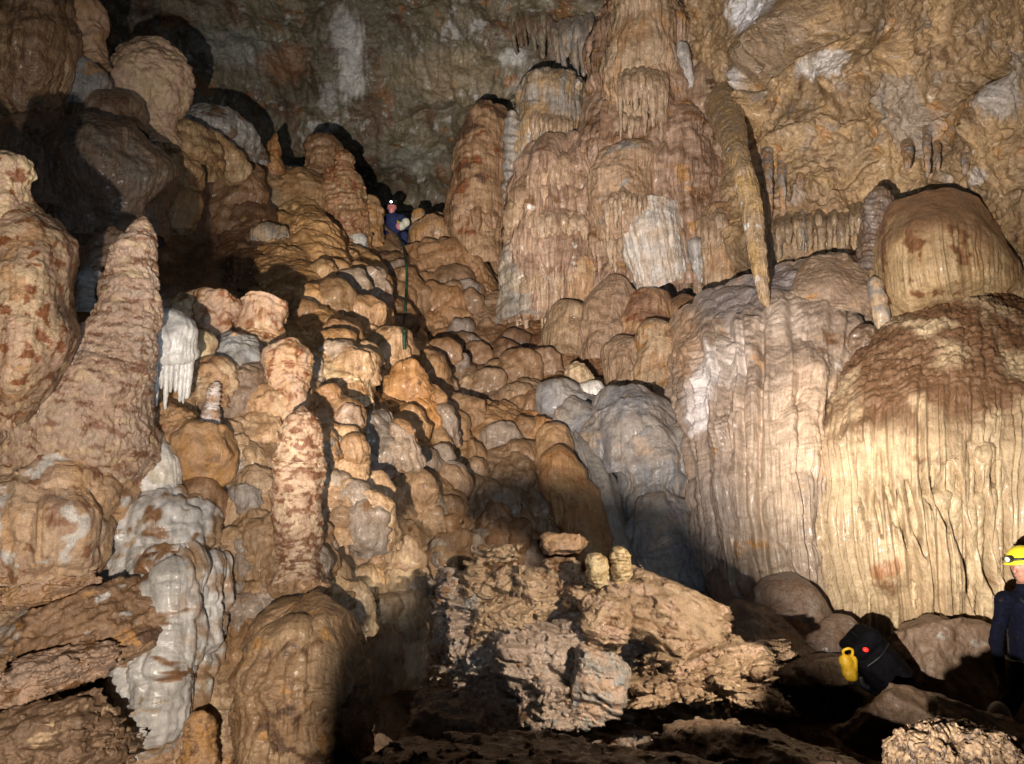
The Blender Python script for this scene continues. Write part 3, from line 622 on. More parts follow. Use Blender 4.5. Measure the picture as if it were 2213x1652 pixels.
patch('flowstone_mound', 'big pale orange mound with dripping edges below the tall ringed stalagmite', 'flowstone',
      [[(-120, 880, 6.1), (-40, 925, 5.6), (60, 935, 5.5), (160, 925, 5.5), (215, 940, 5.7), (250, 960, 6.2)],
       [(-120, 960, 5.7), (-40, 975, 5.32), (60, 980, 5.22), (165, 985, 5.25), (236, 1000, 5.45), (266, 1010, 6.0)],
       [(-120, 1060, 5.4), (-40, 1060, 5.05), (70, 1060, 4.95), (170, 1065, 5.0), (240, 1065, 5.25), (262, 1065, 5.9)],
       [(-120, 1150, 5.2), (-40, 1150, 4.85), (70, 1150, 4.75), (165, 1155, 4.85), (220, 1155, 5.2), (240, 1150, 5.9)],
       [(-120, 1260, 5.2), (-40, 1255, 4.95), (60, 1250, 4.9), (150, 1240, 5.0), (200, 1225, 5.3), (220, 1215, 5.9)]],
      spec(fbm=(14, 100, 4), lobes=[(26, 90, 150), (12, 40, 70)], flute=[(7, 30, .25, .5), (2, 9, .3, .6)], rid=(2.5, 16, 3), pit=(4, 9, .36)),
      ((.60, .43, .29), (.58, .36, .19), dict(size=120, streak=.5, sw=26, stain=[('pink', .2, 60), ((.30, .15, .08), .40, 40), ((.72, .68, .63), .46, 50)])), NEAR)
# ---- white draperies
def curtain(name, label, cat, top, bot, r, n, pt, mat, hood, sp=None, group=None, hsp=None):
    """a flowstone hood with tapering strands that hang below it; top/bot are polylines (u, v, depth)"""
    b = Buf(); s = nseed(); g = np.random.default_rng(s)
    if hood:
        Pg, c = lathe_grid(hood, hsp or spec(fbm=(5, 40, 3), flute=(2.5, 9, .2, .6), lobes=(7, 34, 60)), pt, ell=.75, bcap=.3); b.grid(Pg, c, True)
    tp, bt = np.array(top, float), np.array(bot, float)
    for i in range(n):
        f = (i+.5+g.uniform(-.3, .3))/n
        a = np.array([np.interp(f, np.linspace(0, 1, len(tp)), tp[:, j]) for j in range(3)])
        e = np.array([np.interp(f, np.linspace(0, 1, len(bt)), bt[:, j]) for j in range(3)])
        ln = g.uniform(.72, 1.08) if hood else g.uniform(.42, 1.12); e = a+(e-a)*ln
        rr = r*g.uniform(.6, 1.35)
        pts = [(a[0], a[1]-6, a[2]+(.04*a[2]/6 if hood else .45), rr*.9), (*(a+(e-a)*.3), rr), (*(a+(e-a)*.7), rr*.8), (*e, rr*.45)]
        Pg, c = lathe_grid(pts, sp or spec(fbm=(1.2, 14, 3), flute=(.8, 4, 0, .2)), pt, cap=.4, bcap=1.5, dens=.9); b.grid(Pg, c, True)
    return tag(b.build(name, mat), label, cat, group)
curtain('calcite_drapery', 'white calcite drapery with hanging strands over a brown hollow, right of the tall ringed stalagmite', 'drapery',
        [(312, 750, 5.85), (345, 742, 5.78), (385, 742, 5.78), (418, 765, 5.85)], [(302, 885, 5.85), (340, 878, 5.78), (378, 880, 5.78), (408, 868, 5.85)], 7.5, 11, WHT, PALE,
        [(338, 688, 6.0, 22), (352, 708, 5.95, 52), (362, 735, 5.9, 62), (366, 765, 5.88, 58), (368, 785, 5.9, 46)])
lathe('stalagmite', 'smooth white calcite stub standing under the left edge of the white drapery', 'stalagmite', [(322, 800, 6.05, 8), (316, 840, 6.05, 20), (308, 880, 6.0, 28), (304, 895, 6.0, 32)], SMOOTH, WHT, PALE)
lathe('flowstone_mound', 'brown rock hollow behind the strands of the white drapery', 'flowstone', [(362, 745, 6.42, 30), (362, 800, 6.42, 52), (362, 860, 6.42, 56), (362, 900, 6.42, 60)], KNOB, ORG, NEAR)
curtain('calcite_drapery', 'creamy white bell shaped drapery between two orange knobs, lower left', 'drapery',
        [(300, 1010, 5.7), (330, 1020, 5.62), (375, 1015, 5.7)], [(292, 1068, 5.72), (332, 1078, 5.62), (372, 1072, 5.7)], 15, 6, (('white'), (.70, .62, .50), dict(size=50, streak=.6, sw=12)), PALE,
        [(325, 930, 5.8, 16), (330, 965, 5.75, 30), (334, 1000, 5.7, 46), (334, 1040, 5.68, 54), (334, 1062, 5.68, 48)])
# ---- the row of stumps and knobs behind
def stump(label, pts, sp=KNOB, pt=TAN, mat=NEAR, cat='stalagmite', name='stalagmite', group=None, **k):
    return lathe(name, label, cat, pts, sp, pt, mat, group, **k)
G1 = 'stumpy stalagmites on the left ledge'
stump('broken brown stump left of the tan double knob on the left ledge', [(365, 628, 7.4, 20), (362, 650, 7.4, 46), (365, 685, 7.4, 50), (370, 730, 7.4, 60)], pt=MUD, group=G1)
stump('tan double knob stump just right of the tall ringed stalagmite', [(405, 634, 7.2, 14), (410, 655, 7.2, 26), (412, 690, 7.2, 26), (415, 730, 7.2, 40)], group=G1)
stump('dark topped brown stump in the middle of the left ledge', [(478, 628, 7.2, 24), (472, 645, 7.2, 46), (466, 672, 7.15, 40), (462, 700, 7.1, 32), (455, 740, 7.1, 48)], pt=MOTTLE, group=G1)
stump('flat topped stump with a lit pale rim at the right of the left ledge', [(572, 642, 7.4, 34), (572, 662, 7.4, 48), (566, 695, 7.3, 42), (560, 730, 7.3, 48), (555, 770, 7.2, 58)], RINGS, MOTTLE, group=G1, cap=.5)
stump('grey headed stump between the white drapery and the flat topped stump', [(500, 715, 6.9, 20), (505, 745, 6.9, 44), (512, 790, 6.8, 56), (510, 835, 6.8, 60)], RINGS, GRY, group=G1)
stump('smooth tan post beside the right edge of the white drapery', [(425, 712, 6.5, 26), (430, 735, 6.5, 34), (426, 790, 6.5, 30), (425, 850, 6.5, 44)], spec(fbm=(5, 40, 3), pit=(2.5, 6, .38), rid=(1.2, 10, 2)), (('tan'), 'cream', dict(size=40)), group=G1)
stump('lumpy tan stump with folded flank in front of the grey headed one', [(470, 770, 6.4, 18), (468, 795, 6.4, 34), (462, 830, 6.4, 38), (452, 870, 6.4, 40)], pt=TAN, group=G1)
stump('pointed knobbly stump stacked in two lumps above the mottled stalagmite', [(635, 728, 6.6, 14), (628, 755, 6.6, 42), (622, 795, 6.6, 50), (630, 830, 6.55, 40), (640, 860, 6.5, 24), (640, 885, 6.5, 26)], spec(fbm=(8, 40, 3), band=(1.2, 12), rid=(3, 18, 3), pit=(3, 8, .36)), MOTTLE, group=G1)
stump('low tan shoulder lump left of the two lump stump', [(590, 830, 6.6, 20), (588, 850, 6.6, 42), (600, 880, 6.6, 52), (610, 910, 6.6, 48)], group=G1)
stump('brown lumpy base below the grey headed stump', [(500, 790, 6.7, 40), (520, 830, 6.7, 62), (500, 870, 6.6, 60), (480, 900, 6.6, 50)], pt=MUD, group=G1)
lathe('stalagmite', 'thin candle stalagmite with white rings standing on a round knob', 'stalagmite',
      [(466, 826, 6.15, 9), (463, 850, 6.15, 15), (457, 880, 6.15, 17), (454, 905, 6.1, 21), (446, 935, 6.1, 34)], spec(fbm=(2, 30, 2), band=(2.0, 8), rid=(1, 8, 2)), ('pink', (.7, .64, .6), dict(size=16, streak=0, sz=4, stain=[('brown', .3, 16)])), NEAR)
lathe('stalagmite', 'large round orange brown knob carrying the thin candle stalagmite', 'stalagmite',
      [(440, 920, 6.05, 30), (432, 945, 6.0, 58), (442, 985, 5.95, 62), (440, 1025, 5.95, 52), (430, 1060, 6.0, 40)], spec(fbm=(9, 50, 3), lump=(9, 34), rid=(2, 14, 3), pit=(3, 8, .36)), ORG, NEAR)
lathe('stalagmite', 'tan twin headed knob between the white bell drapery and the round knob', 'stalagmite', [(385, 868, 6.1, 14), (380, 890, 6.1, 32), (372, 915, 6.05, 42), (385, 955, 6.0, 44), (395, 1000, 6.0, 36)], KNOB, ('tan', 'orange', dict(size=50, stain=[('rust', .4, 30)])), NEAR)
lathe('stalagmite', 'orange knob with rusty cap left of the white bell drapery', 'stalagmite', [(285, 888, 5.8, 18), (280, 915, 5.8, 36), (284, 960, 5.75, 44), (285, 1010, 5.7, 40), (290, 1060, 5.7, 34)], KNOB, ('orange', 'pale', dict(size=40, stain=[('rust', .4, 26), ('pale', .4, 26)])), NEAR)
lathe('stalagmite', 'low rounded brown boulder lump under the round knob', 'stalagmite', [(440, 1038, 5.9, 30), (436, 1058, 5.85, 54), (436, 1090, 5.85, 60), (436, 1130, 5.9, 60)], spec(fbm=(8, 50, 3), lump=(5, 36)), BRN, NEAR)
lathe('flowstone_mound', 'squat pale fluted flowstone block right of the round knob', 'flowstone', [(540, 990, 6.4, 34), (540, 1005, 6.4, 44), (540, 1040, 6.35, 42), (540, 1080, 6.4, 46)], SMOOTH, TAN, NEAR)
# ---- white cascade
WC = (.70, .69, .665)
patch('flowstone_cascade', 'white flowstone cascade of rounded lobes spilling down the lower left', 'flowstone',
      [[(225, 1075, 5.9), (280, 1072, 5.72), (340, 1070, 5.65), (400, 1085, 5.68), (455, 1110, 5.85)],
       [(222, 1150, 5.75), (275, 1130, 5.52), (335, 1120, 5.42), (400, 1130, 5.47), (465, 1150, 5.75)],
       [(228, 1235, 6.0), (270, 1235, 5.5), (330, 1210, 5.35), (395, 1205, 5.4), (468, 1200, 5.65)],
       [(215, 1300, 6.0), (305, 1250, 5.4), (350, 1240, 5.2), (405, 1240, 5.3), (470, 1240, 5.55)],
       [(255, 1390, 6.0), (300, 1370, 5.3), (355, 1360, 5.1), (415, 1360, 5.2), (468, 1350, 5.45)],
       [(230, 1470, 5.9), (280, 1460, 5.2), (340, 1450, 5.0), (390, 1450, 5.15), (455, 1440, 5.4)],
       [(220, 1560, 5.8), (265, 1555, 5.15), (325, 1550, 4.95), (375, 1540, 5.1), (430, 1530, 5.35)],
       [(240, 1630, 5.7), (268, 1620, 5.2), (300, 1610, 5.1), (340, 1600, 5.3), (370, 1590, 5.8)]],
      spec(fbm=(8, 70, 3), lobes=[(34, 62, 110), (16, 32, 60), (5, 16, 24)], flute=[(4, 12, .05, .2), (1.5, 6, .1, .3)], gour=(3, 14, .5, 1)), (WC, (.46, .44, .41), dict(size=70, streak=.5, sw=10, stain=[('brown', .36, 60), ((.40, .30, .2), .40, 40)])), PALE,
      extra=lambda P, A, T, k, h, col, q: (h, mix(col, np.broadcast_to(c3(.26, .17, .10), col.shape), sst(.55, 1.0, np.abs(A/A.max()-.5)*2+.55*fbm(P/.16, 4, 19)))))
lathe('flowstone_mound', 'little white flowstone patch with a rusty rim right of the white cascade', 'flowstone', [(472, 1150, 6.0, 14), (474, 1170, 6.0, 26), (474, 1200, 6.0, 26)], SMOOTH, WHT, PALE)
# ---- second stalagmite
lathe('stalagmite', 'thick mottled rust and cream stalagmite standing alone in the left middle', 'stalagmite',
      [(655, 878, 5.85, 18), (655, 902, 5.85, 36), (652, 950, 5.8, 44), (648, 1000, 5.8, 52), (642, 1060, 5.75, 52), (638, 1120, 5.7, 50), (642, 1170, 5.7, 44), (645, 1215, 5.7, 48), (645, 1265, 5.65, 66)],
      spec(fbm=(6, 50, 4), rid=(3, 16, 3), band=(1, 14), pit=(3.5, 7, .32)), ((.58, .42, .28), (.44, .29, .19), dict(size=50, streak=.1, sz=1.8, stain=[(( .22, .10, .05), .08, 26), ('brown', .42, 24)])), NEAR)
# ---- lower left
lathe('flowstone_mound', 'tall brown flowstone mound with a domed top at the bottom, left of the dark centre', 'flowstone',
      [(650, 1305, 5.3, 50), (655, 1335, 5.3, 92), (655, 1400, 5.25, 104), (652, 1480, 5.2, 112), (650, 1560, 5.15, 118), (650, 1680, 5.1, 122)],
      spec(fbm=(12, 80, 4), lobes=[(26, 60, 120), (12, 26, 50)], flute=[(8, 22, .2, .45), (3, 8, .25, .5)], rid=(3, 14, 3), gour=(4, 14, .3, 1)), ((.31, .19, .10), (.45, .30, .17), dict(size=80, streak=.7, sw=14, stain=[('umber', .40, 60), ('orange', .42, 60)])), SLOPE)
lathe('flowstone_mound', 'narrow ribbed tan flowstone column at the bottom edge beside the brown mound', 'flowstone', [(735, 1395, 5.2, 16), (742, 1450, 5.15, 26), (738, 1540, 5.1, 30), (725, 1680, 5.0, 34)], spec(fbm=(5, 40, 3), flute=(3, 10, 0, .2), lump=(4, 30)), DRIP, SLOPE)
lathe('stalagmite', 'short orange tipped stub at the bottom beside a black hole', 'stalagmite', [(440, 1535, 4.9, 10), (436, 1560, 4.9, 22), (432, 1600, 4.9, 30), (430, 1670, 4.9, 40)], RINGS, ORG, NEAR)

def fringe(parent, top, ln, n, r, pt, mat=None, dz=0.):
    """a row of hanging drips along a ledge of its column"""
    b = Buf(); g = np.random.default_rng(nseed()); tp = np.array(top, float)
    for i in range(n):
        f = (i+.5+g.uniform(-.35, .35))/n; a = [np.interp(f, np.linspace(0, 1, len(tp)), tp[:, j]) for j in range(3)]; L = ln[0]*.6+(ln[1]*1.1-ln[0]*.6)*g.random()**1.5; rr = r*g.uniform(.45, 1.5)
        Pg, cg = lathe_grid([(a[0], a[1]-14, a[2]+.25, rr), (a[0], a[1]+L*.15, a[2]+dz, rr*1.15), (a[0]+1, a[1]+L*.6, a[2]+dz, rr*.85), (a[0]+1, a[1]+L, a[2]+dz, rr*.35)], spec(fbm=(1.5, 14, 2), flute=(.8, 4, 0, .1), warp3=.3), pt, bcap=1.2, cap=.3); b.grid(Pg, cg, True)
    o = b.build('fringe', mat or FLOW, parent); return o
# ---- boulders: blocks of broken rock (faceted bodies with rough bedding)
def boulder(name, label, cat, u, v, d, rx, ry, rz, sp, pt, mat, tilt=0., group=None, cut=11, res=1., sq=.8):
    """a block bounded by random break planes, worn by solid noise and split along its beds"""
    s = nseed(); g = np.random.default_rng(s); k = d/F
    nrm = g.normal(size=(cut, 3)); nrm /= np.linalg.norm(nrm, axis=1, keepdims=True)
    nrm = np.r_[nrm, [[0, 0, 1], [0, 0, -1], [.15, -1, .15], [0, 1, 0], [.95, -.25, .1], [-.95, -.25, .05]]]; nrm /= np.linalg.norm(nrm, axis=1, keepdims=True)
    dist = np.r_[g.uniform(.70, 1.0, cut), sq, sq, sq, .9, sq+.1, sq+.1].astype(np.float32)
    R3 = np.array((rx, rz, ry))*k; ct, sn = math.cos(tilt), math.sin(tilt); o = at(u, v, d)
    ext = np.array((abs(R3[0]*ct)+abs(R3[2]*sn), R3[1], abs(R3[0]*sn)+abs(R3[2]*ct)))*1.08+.05
    cell = max(k*2.7/res, float(np.prod(2*ext)/.8e6)**(1/3)); mn = float(R3.min())
    def beds(P):
        X = P[..., 0]*ct+P[..., 2]*sn; Z = -P[..., 0]*sn+P[..., 2]*ct
        return np.stack([X*.3, P[..., 1]*.3, Z], -1)
    def sdf(G):
        L = (G-o).astype(np.float32); X = (L[..., 0]*ct+L[..., 2]*sn)/R3[0]; Y = L[..., 1]/R3[1]; Z = (-L[..., 0]*sn+L[..., 2]*ct)/R3[2]
        D_ = np.stack([X, Y, Z], -1).astype(np.float32)
        q = np.max(D_ @ nrm.T.astype(np.float32)-dist, axis=-1); q = np.maximum(q, np.linalg.norm(D_, axis=-1)-1.12)*mn
        m = np.abs(q) < 30*k
        P = G[m]; Ps = beds(P)
        h = relief(P, P[..., 0], P[..., 1], -P[..., 2], k, 2*ry*k, sp, s)
        if 'frac' in sp:
            for j, (a, sc) in enumerate(sp['frac']):
                Pf_ = beds(P)*np.array((1.6, 1.6, 1))+.3*sc*k*np.stack([perlin(P/(sc*k), s+5+j), perlin(P/(sc*k), s+6+j), perlin(P/(sc*k), s+7+j)], -1)
                f1, who = worley(Pf_/(sc*k), s+8+j, True); h = h+a*k*(who-.5)-a*.3*k*sst(.55, .9, f1)
        if 'bed' in sp:
            a, sc = sp['bed']; z = Ps[..., 2]/(sc*k)+.8*perlin(P/(sc*k*2.5), s+3); fr = z-np.floor(z)
            h = h+a*k*(np.where(fr < .8, fr, (1-fr)*4)-.4)*(.4+.9*np.clip(perlin(Ps/(sc*k), s+4)+.4, 0, 1))
        q = q.copy(); q[m] -= h; return q
    V, Fq = surfnet(sdf, o-ext, o+ext, cell)
    col = paint(beds(V)*np.array((2, 2, 1)), V[..., 0], V[..., 1], V[..., 2], k, 1, pt, s)
    b = Buf(); b.quads(V, Fq, col)
    return tag(b.build(name, mat), label, cat, group)
RB = spec(frac=[(14, 34), (7, 13)], fbm=(7, 60, 4), rid=(4, 14, 4), bed=(11, 26), pit=(5, 8, .25))
RB2 = spec(frac=[(9, 32), (5, 11)], fbm=(6, 50, 4), rid=(3, 12, 4), bed=(7, 22), pit=(3, 7, .3))
RK = ((.36, .235, .14), (.45, .31, .19), dict(size=60, streak=.2, stain=[('brown', .36, 50), ('pink', .42, 40)]))
RK2 = ((.34, .25, .19), (.42, .32, .25), dict(size=60, streak=.2, stain=[('grey', .40, 40), ('brown', .42, 40)]))
GB = 'broken blocks in the central rock pile'
for lb, u, v, d, rx, ry, rz, sp_, pt_, tl in (
    ('broad sloping slab with fluted face forming the right shoulder of the central rock pile', 1425, 1325, 5.75, 150, 82, 110, RB2, RK, -.46),
    ('long low pale slab along the right foot of the central rock pile', 1545, 1432, 5.4, 135, 38, 90, RB, RK, .10),
    ('thin pale slab lying under the long low slab of the central rock pile', 1480, 1478, 5.3, 150, 26, 90, RB, RK, .14),
    ('ragged grey brown front block of the central rock pile', 1160, 1430, 5.3, 105, 80, 90, RB, RK2, -.25),
    ('square grey block at the front foot of the central rock pile', 1180, 1520, 5.1, 70, 52, 70, RB, RK2, .1),
    ('rugged bluish grey lump in the front middle of the central rock pile', 1285, 1490, 5.1, 66, 85, 80, RB2, ('grey', 'pink', dict(size=40, stain=[('blue', .3, 40)])), -.35),
    ('upright scaly block at the upper left of the central rock pile', 1025, 1262, 5.8, 44, 66, 60, RB, RK, -.35),
    ('narrow jagged fin along the left side of the central rock pile', 962, 1330, 5.7, 24, 95, 70, RB, RK2, -.08),
    ('second leaning fin beside the jagged fin of the central rock pile', 1000, 1380, 5.6, 30, 105, 70, RB, RK2, -.02),
    ('tan pitted block in the top centre of the central rock pile', 1158, 1290, 5.75, 52, 66, 60, RB, RK, -.2),
    ('bent tan block above the dark wedge of the central rock pile', 1100, 1258, 5.85, 40, 34, 50, RB, RK, .5),
    ('smooth faced fluted block in the middle of the central rock pile', 1310, 1350, 5.45, 62, 62, 60, RB2, RK, -.18),
    ('small block leaning on the smooth fluted one in the central rock pile', 1238, 1380, 5.5, 42, 40, 46, RB2, RK2, .2),
    ('dark brown block wedged in the left middle of the central rock pile', 1085, 1345, 5.5, 66, 52, 60, RB, RK, .1),
    ('rough fragment at the lower left of the central rock pile', 1050, 1430, 5.4, 46, 44, 50, RB, RK2, .6),
    ('ochre wedge behind the smooth fluted block of the central rock pile', 1262, 1278, 5.8, 46, 30, 40, RB, RK, -.1),
    ('small pale wedge behind the top centre of the central rock pile', 1200, 1236, 6.0, 42, 24, 46, RB2, RK, .05),
    ('little knobby fragment perched at the upper left top of the central rock pile', 1075, 1200, 6.1, 34, 15, 36, RB, RK, .1),
    ('low tan ridge at the lower right corner of the central rock pile', 1600, 1500, 5.2, 85, 26, 80, RB, RK, -.22),
    ('dark core of the central rock pile below the lit blocks', 1270, 1470, 6.1, 275, 165, 110, RB, RK2, -.1)):
    boulder('boulder', lb, 'boulder', u, v, d, rx*1.08, ry*1.1, rz, sp_, pt_, BLOCK, tl, GB, cut=14, res=1.4)
boulder('boulder', 'flat topped reddish disc of rock behind the two small banded stalagmites', 'boulder', 1212, 1176, 6.4, 54, 27, 46, spec(fbm=(5, 30, 3), rid=(2, 14, 3)), ((.46, .28, .17), 'tan', dict(size=30, stain=[('brown', .36, 24)])), BLOCK, .04, res=1.4)
for (u, v0, v1, r, lb) in ((1290, 1199, 1238, 22, 'squat banded yellow stalagmite on the rock pile, left one of the lit pair'), (1341, 1184, 1236, 18, 'taller banded yellow stalagmite on the rock pile, right one of the lit pair')):
    lathe('stalagmite', lb, 'stalagmite', [(u-3, v0, 5.6, r*.7), (u-2, v0+14, 5.6, r*.88), (u, (v0+v1)/2, 5.6, r*.9), (u+2, v1-6, 5.6, r), (u+2, v1+12, 5.65, r*.9)], spec(fbm=(4, 18, 3), band=(1.1, 9), rid=(2.4, 8, 3), lump=(3, 10)), ((.55, .39, .18), 'cream', dict(size=14, streak=0, sz=4, stain=[('brown', .3, 14)])), NEAR, group='small banded stalagmites on the rock pile', dens=1.8, cap=.5)
boulder('boulder', 'dark rounded rock across the bottom of the picture below the rock pile', 'boulder', 1250, 1800, 3.6, 520, 200, 260, RB, MUD, BLOCK, -.03)
boulder('boulder', 'dark rock hump in the bottom right under the backpack ledge', 'boulder', 1640, 1735, 4.2, 280, 160, 200, RB, MUD, BLOCK, -.2)
boulder('boulder', 'dark rock rib rising from the bottom left of the black centre', 'boulder', 960, 1640, 4.6, 110, 150, 120, RB, MUD, BLOCK, .1)
boulder('boulder', 'coarse pitted pale rock in the bottom right corner, closest and brightly lit', 'boulder', 2065, 1645, 3.6, 105, 66, 90, spec(fbm=(16, 50, 4), lump=[(16, 30), (8, 12)], rid=(6, 14, 3), pit=(12, 9, .08)), ((.30, .205, .125), (.21, .14, .085), dict(size=30, stain=[('dark', .14, 16)])), BLOCK, -.1)
boulder('boulder', 'second pitted pale rock lump at the bottom right corner beside the caver', 'boulder', 2185, 1672, 3.6, 70, 40, 60, spec(fbm=(14, 40, 4), lump=[(12, 26), (7, 11)], rid=(6, 14, 3), pit=(12, 9, .08)), ((.30, .205, .125), (.21, .14, .085), dict(size=30, stain=[('dark', .14, 16)])), BLOCK, 0)
boulder('boulder', 'wet brown bulging rock behind the black backpack', 'boulder', 2050, 1460, 7.2, 125, 140, 110, spec(fbm=(12, 70, 4), lump=(12, 60), rid=(1.5, 20, 2)), ((.19, .12, .08), (.25, .17, .12), dict(size=60, stain=[('grey', .42, 50)])), NEAR, 0)
boulder('boulder', 'smooth tan rock ledge at right below the black backpack', 'boulder', 2010, 1590, 5.9, 200, 100, 120, spec(fbm=(12, 80, 3), rid=(2, 24, 3)), ((.15, .095, .06), (.21, .135, .09), dict(size=70)), NEAR, -.3)
boulder('boulder', 'flat wet ledge rock left of the yellow bag', 'boulder', 1760, 1450, 6.9, 110, 34, 90, spec(fbm=(8, 60, 3), rid=(2, 24, 3)), MUD, SLOPE, .06)
# lower left slabs
boulder('boulder', 'tilted brown slab with white stains in the lower left', 'boulder', 195, 1375, 5.0, 160, 105, 120, RB2, ((.24, .14, .075), (.34, .21, .12), dict(size=70, stain=[('umber', .36, 60), ('orange', .42, 50), ((.6, .58, .56), .62, 40)])), NEAR, .45)
boulder('boulder', 'pinkish triangular slab pointing right near the lower left corner', 'boulder', 105, 1455, 4.6, 130, 52, 90, RB2, ('pink', (.38, .27, .2), dict(size=60, stain=[('brown', .4, 40)])), NEAR, .28)
boulder('boulder', 'dark wet rubble block filling the bottom left corner', 'boulder', 90, 1620, 4.4, 200, 110, 120, RB, ((.20, .125, .075), (.28, .18, .11), dict(size=50, stain=[('pale', .55, 34)])), NEAR, .2)
boulder('boulder', 'low pale lipped ledge under the big orange mound at the left edge', 'boulder', 95, 1268, 5.0, 110, 46, 90, RB2, ('pink', 'tan', dict(size=50, stain=[('brown', .4, 40)])), NEAR, .2)

# ---- upper left
lathe('stalagmite', 'big round pitted pink ball on a neck in the upper left', 'stalagmite',
      [(335, 90, 11, 40), (333, 115, 11, 66), (332, 160, 11, 72), (338, 210, 11, 62), (335, 250, 11, 44), (342, 285, 11, 30), (345, 320, 11, 34)], spec(fbm=(9, 50, 3), rid=(4, 14, 3), lump=[(9, 30), (5, 12)], pit=(2, 7, .36)), ('pink', 'pale', dict(size=40, streak=.1)), NEAR, dens=1.2)
lathe('stalagmite', 'lower pinkish shoulder lump fused to the left of the big round ball', 'stalagmite', [(262, 130, 10.8, 24), (268, 150, 10.8, 46), (285, 190, 10.8, 48), (300, 240, 10.9, 38)], spec(fbm=(9, 50, 3), rid=(4, 14, 3), lump=[(9, 30), (5, 12)]), ('pink', 'pale', dict(size=40, streak=.1)), NEAR)
lathe('stalagmite', 'upright elongated pink lump near the top left corner', 'stalagmite', [(172, 4, 10, 18), (178, 25, 10, 33), (180, 60, 10, 33), (192, 95, 10, 24), (200, 118, 10, 18), (205, 150, 10, 24)], spec(fbm=(8, 40, 3), rid=(4, 14, 3), lump=[(8, 26), (4, 11)]), ('pink', 'tan', dict(size=40, streak=.1)), NEAR)
patch('flowstone_curtain', 'ribbed brown flowstone face in the top left corner', 'flowstone',
      [[(-60, -60, 9.8), (20, -60, 9.2), (90, -60, 9.2), (150, -60, 9.8)], [(-60, 40, 9.4), (20, 40, 8.8), (95, 30, 8.9), (150, 20, 9.8)], [(-60, 120, 9.3), (20, 120, 8.7), (100, 110, 8.8), (165, 120, 9.7)], [(-60, 200, 9.4), (20, 200, 8.9), (90, 190, 8.9), (160, 180, 9.7)], [(-60, 300, 9.4), (20, 300, 9.2), (90, 290, 9.3), (140, 280, 9.9)]],
      spec(fbm=(12, 60, 4), lobes=[(14, 40, 120), (8, 26, 60)], flute=(4, 10, .0, .3), rid=(2, 12, 3)), ((.36, .235, .13), (.28, .18, .11), dict(size=60, streak=.8, sw=10, stain=[('umber', .42, 50)])), FLOW)
G2 = 'dark domes on the upper left slope'
for lb, pts, sp, pt in (
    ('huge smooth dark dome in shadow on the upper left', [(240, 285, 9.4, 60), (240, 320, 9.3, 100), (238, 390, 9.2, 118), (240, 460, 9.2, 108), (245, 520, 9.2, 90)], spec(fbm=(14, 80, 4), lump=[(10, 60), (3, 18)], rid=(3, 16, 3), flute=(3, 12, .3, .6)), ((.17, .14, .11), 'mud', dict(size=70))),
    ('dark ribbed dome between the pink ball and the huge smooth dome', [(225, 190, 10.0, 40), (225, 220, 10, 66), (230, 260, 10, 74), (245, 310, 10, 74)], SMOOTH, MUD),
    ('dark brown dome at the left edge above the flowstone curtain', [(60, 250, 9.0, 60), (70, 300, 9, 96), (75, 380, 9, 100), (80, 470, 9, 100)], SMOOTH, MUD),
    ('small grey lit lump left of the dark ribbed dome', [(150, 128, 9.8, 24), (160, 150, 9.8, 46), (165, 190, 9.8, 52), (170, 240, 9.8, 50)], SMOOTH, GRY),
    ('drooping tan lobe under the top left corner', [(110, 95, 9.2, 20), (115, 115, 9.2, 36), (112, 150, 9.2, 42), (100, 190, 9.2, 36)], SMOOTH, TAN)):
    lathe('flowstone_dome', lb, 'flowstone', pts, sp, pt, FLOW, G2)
G3 = 'orange lumps along the upper left ridge'
for lb, pts, sp in (
    ('cluster of orange knobs at the crest below the pink ball', [(378, 268, 11.6, 26), (385, 290, 11.6, 48), (400, 330, 11.6, 56), (410, 380, 11.6, 56)], spec(lump=(14, 26), fbm=(5, 40, 3))),
    ('grape like orange nodule cluster midway down the ridge', [(395, 330, 11.2, 24), (388, 352, 11.2, 38), (388, 385, 11.2, 40), (385, 410, 11.2, 34)], spec(lump=(12, 20), fbm=(4, 40, 3))),
    ('orange capped dome with fluted skirt at the foot of the ridge', [(390, 398, 10.8, 26), (388, 420, 10.8, 46), (384, 450, 10.8, 44), (384, 476, 10.8, 36), (386, 500, 10.8, 26)], spec(fbm=(4, 40, 3), flute=(3, 8, .4, .7), lump=(5, 26))),
    ('bumpy orange rib running right along the crest', [(430, 285, 12, 18), (450, 310, 12, 28), (490, 345, 12.2, 30), (520, 380, 12.4, 26)], spec(lump=(9, 20), fbm=(4, 40, 3)))):
    lathe('flowstone_dome', lb, 'flowstone', pts, sp, ((.46, .27, .12), (.50, .34, .18), dict(size=40, streak=.3, stain=[('brown', .4, 40)])), FLOW, G3)
for lb, pts in (('grey angular lump right of the pink ball, pale at its top', [(478, 232, 13, 30), (475, 255, 13, 60), (470, 290, 13, 74), (465, 340, 13, 80)]), ('smaller grey lump lower right of the grey angular one', [(535, 290, 13.4, 22), (530, 310, 13.4, 34), (525, 340, 13.4, 40)])):
    lathe('flowstone_dome', lb, 'flowstone', pts, spec(fbm=(7, 40, 4), rid=(4, 24, 3), lump=(8, 30)), ('grey', (.45, .43, .40), dict(size=40, stain=[('mud', .3, 40)])), FLOW, 'grey lumps on the upper left crest')
lathe('stalagmite', 'small pointed red stalagmite on the crest left of centre', 'stalagmite', [(597, 290, 14.5, 3), (594, 305, 14.5, 7), (590, 325, 14.5, 15), (585, 350, 14.5, 26), (582, 370, 14.5, 30)], spec(lump=(4, 10), fbm=(3, 20, 3)), ((.40, .17, .07), 'orange', dict(size=20)), FLOW, cap=0)
